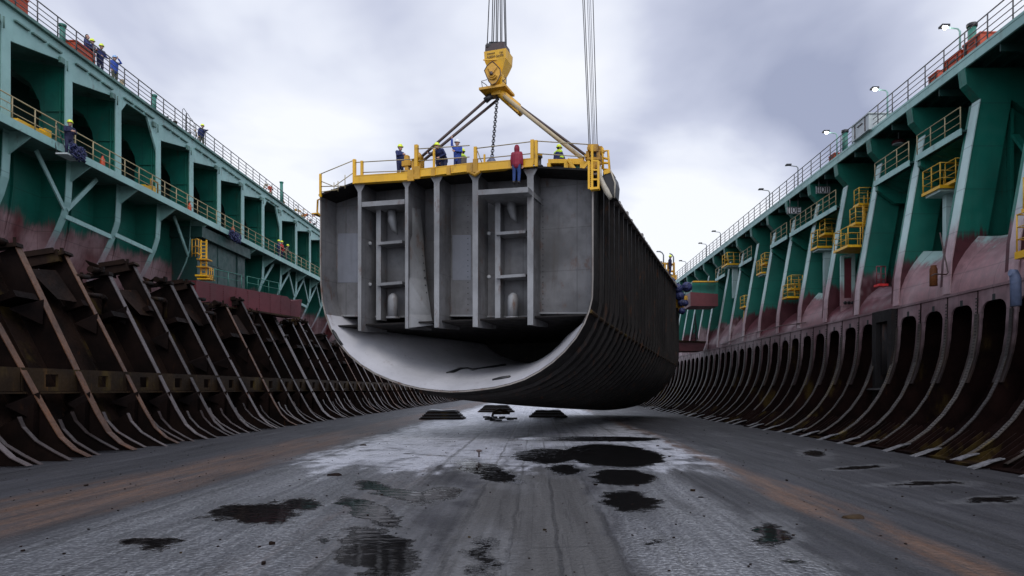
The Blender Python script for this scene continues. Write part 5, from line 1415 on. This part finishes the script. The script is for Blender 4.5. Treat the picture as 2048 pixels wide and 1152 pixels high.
# ------------------------------------------------------------------ things on the dock floor
def keel(px, py, Wd, Dp, Hh, label, tiers=6):
    Y = CAMH*F/(py-CY); c = Vector(((px-CX)/F*Y, Y, 0)); t_ = thing('keel_block', label, 'keel block', tuple(c), 'keel blocks in mid dock')
    for i in range(tiers):
        k = i/tiers; mb = MB(); w = Wd*(1-.42*k); dd = Dp*(1-.3*k)
        mb.box(c+Vector((0, 0, Hh/tiers*(i+.5))), (w, dd, Hh/tiers*.82)); mb.box(c+Vector((0,0,Hh/tiers*(i+.95))), (w*.93, dd*.93, Hh/tiers*.2)); mb.build('timber', M['black'] if i % 2 else M['cradle'], t_)
    mb = MB(); mb.grid([[c+Vector((Wd*.29*a, Dp*.34*b_, Hh*1.02 + .08*abs(a))) for a in (-1,-.5,0,.5,1)] for b_ in (-1, 1)]); mb.build('wet_top', M['foot'], t_)
keel(886, 838, 3.6, 2.5, .72, 'nearest stepped dark keel block standing in shining water'); keel(993, 824, 3.9, 2.4, .75, 'stepped dark keel block behind the scrap heap'); keel(1096, 834, 3.4, 2.2, .6, 'low slumped keel block right of the scrap heap', 5)
Y = CAMH*F/(842-CY); base = Vector(((1000-CX)/F*Y, Y, 0)); t_ = thing('scrap_heap', 'small heap of torn plates with yellow edges between keel blocks', 'scrap', tuple(base))
mb = MB()
for i in range(14): mb.box(base+Vector((rg.uniform(-1.1,1.1), rg.uniform(-.6,.6), rg.uniform(.05,.3))), (rg.uniform(.2,.9), rg.uniform(.2,.6), rg.uniform(.05,.2)), rg.uniform(0,3))
mb.build('plates', M['black'], t_); mb = MB()
mb.tube([base+Vector((-.6,0,.35)), base+Vector((-.5,.1,.75)), base+Vector((0,.1,.9)), base+Vector((.6,.1,.7))], .1); mb.box(base+Vector((.1,0,.62)), (1.3,.4,.2), .2); mb.build('yellow_scrap', M['mossy'], t_)
Y = CAMH*F/(914-CY); c = Vector(((958-CX)/F*Y, Y, 0)); t_ = thing('floor_peg', 'mushroom shaped iron peg sticking out of the shallow water', 'peg', tuple(c)); mb = MB(); mb.lathe(c, [(.03,0),(.03,.2)], 8); mb.build('stem', M['brown_bar'], t_); mb = MB(); mb.lathe(c+Vector((0,0,.19)), [(.02,-.02),(.12,.02),(.12,.05),(.05,.08)], 12); mb.build('cap', M['brown_bar'], t_)
rs_ = random.Random(21)
for px, py, s_, lb in ((669,951,.16,'flat dark lump left of the curved puddle'), (1707,1036,.16,'thin pale plate lying on the rust stripe'), (727,891,.12,'small pointed lump left of the rippled water'), (1401,995,.05,'tiny stone right of the round puddle'), (1722,862,.08,'small stone near the arched frames')):
    Y = CAMH*F/(py-CY); c = Vector(((px-CX)/F*Y, Y, .004)); bm = bmesh.new(); bmesh.ops.create_icosphere(bm, subdivisions=2, radius=s_)
    for v in bm.verts: v.co = Vector((v.co.x*1.4, v.co.y*.8, max(0, v.co.z*.45))) * (1+.25*mnoise.noise(v.co*12))
    me = bpy.data.meshes.new('scrap_lump'); bm.to_mesh(me); bm.free(); me.materials.append(M['mossy'] if '1707' in str(px) else M['cradle']); o = bpy.data.objects.new('scrap_lump', me); C.objects.link(o); o.location = c; tag(o, lb, 'scrap')

# loose scale and grit on the floor: far too many to count
mb = MB(); rd = random.Random(77)
for i in range(700):
    y = 8 + 34*rd.random()**1.6; x = rd.uniform(-16, 14); k = rd.uniform(.008, .035) * (1 if rd.random() > .06 else 2.2)
    c = Vector((x, y, k*.3)); n = 5; a0 = rd.uniform(0, 6)
    top = [c + Vector((cos(a0+q*2*pi/n)*k*rd.uniform(.5,1), sin(a0+q*2*pi/n)*k*rd.uniform(.5,1), k*rd.uniform(.1,.4))) for q in range(n)]
    mb.add(top + [Vector((p.x, p.y, 0)) for p in top], [tuple(range(n))] + [(q, (q+1)%n, n+(q+1)%n, n+q) for q in range(n)])
o = mb.build('grit', M['cradle'], None); tag(o, 'scattered dark rust flakes and grit lying on the wet dock floor', 'grit', kind='stuff')
# ------------------------------------------------------------------ people
M['skin'] = plain('skin', (.42,.24,.17), .55, 0, .08); M['boots'] = plain('boot_leather', (.02,.017,.015), .6)
M['navy'] = paint('navy_workwear', (.012,.022,.10), .75, .25, .1, bump=.2); M['navy_dk'] = paint('dark_navy_workwear', (.010,.013,.055), .75, .25, .1, bump=.2)
M['blue_wear'] = paint('blue_workwear', (.02,.06,.30), .75, .25, .1, bump=.2); M['denim'] = paint('blue_trousers', (.014,.045,.17), .75, .25, .1, bump=.2)
M['red_wear'] = paint('crimson_jacket', (.24,.006,.03), .75, .2, .1, bump=.2); M['red_vest'] = paint('red_jacket', (.45,.02,.02), .7, .2, .1)
M['hivis'] = plain('hi_vis_yellow', (.55,.80,.03), .5); M['helmet_y'] = plain('yellow_helmet', (.72,.85,.03), .32); M['helmet_w'] = plain('white_helmet', (.7,.72,.7), .35)
M['helmet_b'] = plain('light_blue_helmet', (.25,.42,.68), .35); M['hair'] = plain('dark_hair', (.02,.013,.01), .8); M['khaki'] = paint('dark_khaki_trousers', (.06,.065,.04), .75, .25, .1); M['brown_wear'] = paint('grey_brown_jacket', (.10,.085,.07), .75, .25, .1)
M['eye'] = plain('eye', (.02,.015,.012), .3)
def fused(name, chains, voxel, mat, parent):
    """limb chains fused into one continuous skin"""
    mb = MB()
    for pts, rs in chains:
        pts = [Vector(p) for p in pts]; rs = list(rs) if isinstance(rs, (list, tuple)) else [rs]*len(pts)
        a, b_ = (pts[0]-pts[1]).normalized(), (pts[-1]-pts[-2]).normalized()
        P = [pts[0]+a*rs[0]*.95, pts[0]+a*rs[0]*.7] + pts + [pts[-1]+b_*rs[-1]*.7, pts[-1]+b_*rs[-1]*.95]
        Rr = [rs[0]*.3, rs[0]*.72] + rs + [rs[-1]*.72, rs[-1]*.3]
        mb.tube(P, Rr, 10)
    o = mb.build(name, mat, None)
    md = o.modifiers.new('r', 'REMESH'); md.mode = 'VOXEL'; md.voxel_size = voxel
    s_ = o.modifiers.new('s', 'SMOOTH'); s_.iterations = 2; s_.factor = .5
    dg = bpy.context.evaluated_depsgraph_get(); me = bpy.data.meshes.new_from_object(o.evaluated_get(dg))
    bpy.data.objects.remove(o); me.name = name; me.polygons.foreach_set('use_smooth', [True]*len(me.polygons))
    if not me.materials: me.materials.append(mat)
    o = bpy.data.objects.new(name, me); C.objects.link(o); o.parent = parent; return o
ARMS = dict(
    down=((.25,.02,1.14),(.25,.12,.90)), rail=((.27,.10,1.18),(.20,.36,1.08)), up=((.30,.06,1.62),(.27,.10,1.90)), face=((.30,.20,1.45),(.12,.20,1.64)),
    point=((.24,.26,1.42),(.22,.54,1.46)), side=((.42,.03,1.42),(.66,.04,1.46)), hold=((.27,.12,1.20),(.10,.34,1.24)), fold=((.29,.06,1.18),(.05,.26,1.20)))
def person(loc, face, label, jacket='navy', trousers='navy_dk', hat='helmet_y', la='down', ra='down', lean=0., crouch=0., hood=False, vest=None, turn=0., stride=.0, group=None):
    root = thing('person', label, 'person', tuple(loc), group); root.rotation_euler.z = face
    zc = -crouch
    def U(p):        # upper body: lean about the pelvis, drop with the crouch
        x_, y_, z_ = p; a = lean; q = z_-.95
        return (x_, y_*cos(a) + q*sin(a), .95 + q*cos(a) - y_*sin(a) + zc)
    def arm(kind, s): e, w = ARMS[kind]; return (e[0]*s, e[1], e[2]), (w[0]*s, w[1], w[2])
    def legs():
        o_ = []
        for s in (-1, 1):
            f = stride*s
            o_.append(((.095*s, 0, .93+zc), (.115*s, .03+crouch*.55+f*.5, .50+zc*.45), (.11*s, -.02+f, .09)))
        return o_
    hc = Vector(U((0, .03, 1.665))); rot = Matrix.Rotation(turn, 3, 'Z')
    def Hd(x_, y_, z_): return hc + rot @ Vector((x_, y_, z_))
    ch = [([U((0,0,.93)), U((0,.0,1.15)), U((0,.0,1.36)), U((0,-.01,1.45))], [.125,.125,.14,.10]), ([U((0,-.01,1.44)), U((0,.01,1.56))], [.058,.055]),
          ([Hd(0,-.02,.035), Hd(0,.0,.0), Hd(0,.025,-.075)], [.098,.096,.07]), ([Hd(0,.098,.005), Hd(0,.122,-.03)], [.012,.018]), ([Hd(-.03,.09,-.065), Hd(.03,.09,-.065)], [.014,.014]),
          ([Hd(-.097,-.01,.01), Hd(-.1,-.012,-.035)], [.02,.018]), ([Hd(.097,-.01,.01), Hd(.1,-.012,-.035)], [.02,.018])]
    jk = [([U((0,0,.86)), U((0,0,1.0)), U((0,.0,1.2)), U((0,.0,1.37)), U((0,-.01,1.46))], [.165,.16,.165,.17,.105]), ([U((-.17,0,1.42)), U((.17,0,1.42))], [.092,.092])]
    jk += [([U((-.09,0,.9)), U((-.1,0,1.36))], [.115,.13]), ([U((.09,0,.9)), U((.1,0,1.36))], [.115,.13])]
    for s, kind in ((-1, la), (1, ra)):
        e, w = arm(kind, s); sh = (.19*s, 0, 1.42)
        ch.append(([U(sh), U(e), U(w)], [.06,.045,.032])); jk.append(([U(sh), U(e), tuple(Vector(U(e)).lerp(Vector(U(w)), .92))], [.09,.068,.056]))
        E, Wp = Vector(U(e)), Vector(U(w)); d = (Wp-E).normalized(); sd_ = d.cross(Vector((0,1,.2))).normalized()
        if sd_.length < .1: sd_ = Vector((1,0,0))
        nn_ = d.cross(sd_).normalized()
        ch.append(([Wp, Wp+d*.045, Wp+d*.085], [.03,.036,.034])); ch.append(([Wp+d*.05-sd_*.022, Wp+d*.07+sd_*.022], [.026,.026]))
        op = 1. if kind in ('up', 'point') else .45
        for i, ln in enumerate((.072, .084, .078, .06)):
            b0 = Wp + d*.085 + sd_*(-.033+.022*i); fd = (d + sd_*(-.12+.08*i)*op*1.6 + nn_*(1-op)*.9*s).normalized()
            fd2 = (fd + nn_*(1-op)*.9*s).normalized()
            ch.append(([b0, b0+fd*ln*.5, b0+fd*ln*.5+fd2*ln*.5], [.0115,.0105,.009]))
        tb = Wp + d*.035 - sd_*.034; td = (d*.7 - sd_*.7).normalized(); ch.append(([tb, tb+td*.03, tb+td*.03+d*.03], [.014,.0125,.0105]))
    tr = []
    for hp, kn, an in legs():
        ch.append(([hp, kn, an], [.085,.058,.042])); ch.append(([an, (an[0], an[1]+.12, .05)], [.045,.035]))
        tr.append(([hp, kn, (an[0], an[1], .13)], [.112,.085,.07]))
    tr.append(([(-.06, 0, .95+zc), (.06, 0, .95+zc)], [.125,.125]))
    b = fused('body', ch, .0125, M['skin'], root)
    fused('jacket', jk, .022, M[jacket], root); fused('trousers', tr, .024, M[trousers], root)
    for s, (hp, kn, an) in zip((-1, 1), legs()):
        fused('boot', [([(an[0], an[1]-.03, .065), (an[0]+.01*s, an[1]+.1, .055), (an[0]+.02*s, an[1]+.2, .05)], [.062,.056,.046]), ([(an[0], an[1], .07), (an[0], an[1], .2)], [.06,.062])], .02, M['boots'], root)
    def sub(mb, name, mat):
        me = bpy.data.meshes.new(name); me.from_pydata([tuple(v) for v in mb.v], [], mb.f); me.materials.append(M[mat]); me.polygons.foreach_set('use_smooth', mb.sm)
        bm = bmesh.new(); bm.from_mesh(me); bmesh.ops.recalc_face_normals(bm, faces=bm.faces); bm.to_mesh(me); bm.free()
        o = bpy.data.objects.new(name, me); C.objects.link(o); o.parent = root
    mb = MB()
    for s in (-1, 1): mb.lathe(Hd(.036*s, .088, .012), [(.004,-.008),(.012,0),(.004,.008)], 6)
    sub(mb, 'eyes', 'eye')
    if hood:
        fused('hood', [([Hd(0,-.045,.06), Hd(0,-.05,-.03), Hd(0,-.03,-.14), Hd(0,-.02,-.22)], [.125,.135,.125,.13])], .02, M[jacket], root)
    elif hat:
        mb = MB(); mb.lathe(Hd(0, -.005, .045), [(.152,-.008),(.150,.004),(.128,.012),(.126,.05),(.112,.095),(.078,.13),(.03,.146)], 16)
        mb.prism([Hd(-.085,.10,.04), Hd(.085,.10,.04), Hd(.055,.185,.026), Hd(-.055,.185,.026)], Vector((0,0,.014)))
        mb.tube([Hd(0,-.09,.16), Hd(0,-.04,.19), Hd(0,.04,.187), Hd(0,.1,.155)], .012, 6)
        sub(mb, 'hard_hat', hat)
        fused('hair', [([Hd(0,-.055,.03), Hd(0,-.05,-.03)], [.082,.07])], .02, M['hair'], root)
    else:
        fused('hair', [([Hd(0,-.03,.07), Hd(0,-.045,.02), Hd(0,-.055,-.04)], [.095,.098,.075])], .02, M['hair'], root)
    if vest:
        fused('shoulder_panel', [([U((-.19,-.005,1.43)), U((0,-.01,1.47)), U((.19,-.005,1.43))], [.105,.115,.105])], .022, M[vest], root)
    return root
R_ = -pi/2    # facing +X
def hi(px): return ldeck(px, -.42)
# on the high deck
person(hi(174), R_+.2, 'bareheaded worker in dark blue, first of the trio by the orange box', 'navy', 'navy_dk', None, 'rail', 'rail', turn=-.2)
person(hi(187)+Vector((-.1,0,0)), R_-.15, 'middle worker of the trio on the high deck, yellow helmet and dark jacket', 'navy_dk', 'khaki', 'helmet_y', 'fold', 'fold')
person(hi(200), R_-.4, 'worker with yellow helmet nearest the railing, last of the trio on the high deck', 'navy', 'navy_dk', 'helmet_y', 'rail', 'rail', lean=.15)
person(hi(229), R_-.5, 'worker in a light blue helmet shading eyes with a raised left arm', 'blue_wear', 'khaki', 'helmet_b', 'face', 'down', stride=.05)
person(hi(403), R_+.1-.9, 'lone worker on the high deck pointing out with one arm', 'navy', 'khaki', 'helmet_y', 'point', 'down', lean=.3)
# on the walkway
person((-23.95, 35.0, 14.44), R_-.5, 'worker in dark overalls and yellow helmet on the hanging stage', 'navy_dk', 'navy_dk', 'helmet_y', 'hold', 'hold', lean=.12)
person(walk(557), R_+.3, 'worker in dark blue with yellow helmet left of the one in red', 'navy', 'navy_dk', 'helmet_y', 'rail', 'down')
person(walk(563, -24.62), R_-.2, 'worker in a red jacket and yellow helmet on the walkway', 'red_vest', 'navy_dk', 'helmet_y', 'down', 'rail')
person(walk(572), R_, 'worker in a brown jacket and pale yellow helmet right of the red jacket', 'brown_wear', 'navy_dk', 'helmet_y', 'rail', 'rail', lean=.2)
# on the lifted section
person(dpt(800, .55), -AL-pi/2-.4, 'bearded worker in blue jacket at the left end of the sling bars', 'navy', 'navy_dk', 'helmet_y', 'down', 'hold', turn=.2)
person(dpt(877, 1.0), pi/2, 'worker in yellow helmet holding a sling bar, standing', 'navy_dk', 'navy_dk', 'helmet_y', 'hold', 'point')
person(dpt(888, .75), -AL+pi*.9, 'stooping worker in blue with bright yellow helmet in front of another', 'navy', 'navy_dk', 'helmet_y', 'fold', 'down', lean=.75)
person(dpt(915, .7), pi-AL-.2, 'worker in blue overalls waving with one arm straight up', 'blue_wear', 'navy', 'helmet_w', 'fold', 'up')
person(dpt(926, 1.9), pi/2-.5, 'worker with high visibility shoulders standing behind the waving worker', 'brown_wear', 'khaki', 'helmet_y', 'down', 'down', vest='hivis')
s_, z_ = fpx(1033, 377, -.45)
z_ = fpx(1033, 379, 0)[1] + .12
person(Bp(s_, -.45, z_), -AL+.05, 'hooded person in crimson jacket standing on a cross beam', 'red_wear', 'denim', None, 'down', 'down', hood=True, stride=.03, lean=.1)
person(dpt(1114, 1.75), -AL-.6, 'crouching worker with high visibility shoulders behind the yellow winch', 'navy', 'navy_dk', 'helmet_y', 'down', 'hold', crouch=.12, vest='hivis', lean=.15)
person(dpt(1128, 1.9), pi/2, 'half hidden worker in navy crouching right of the high visibility one', 'navy', 'navy_dk', 'helmet_y', 'hold', 'down', crouch=.35, lean=.25, vest='hivis')
person(at(1340, 551, 61.6), -pi/2, 'worker in dark blue with yellow helmet at the far corner frame of the section', 'navy_dk', 'navy_dk', 'helmet_y', 'down', 'down')
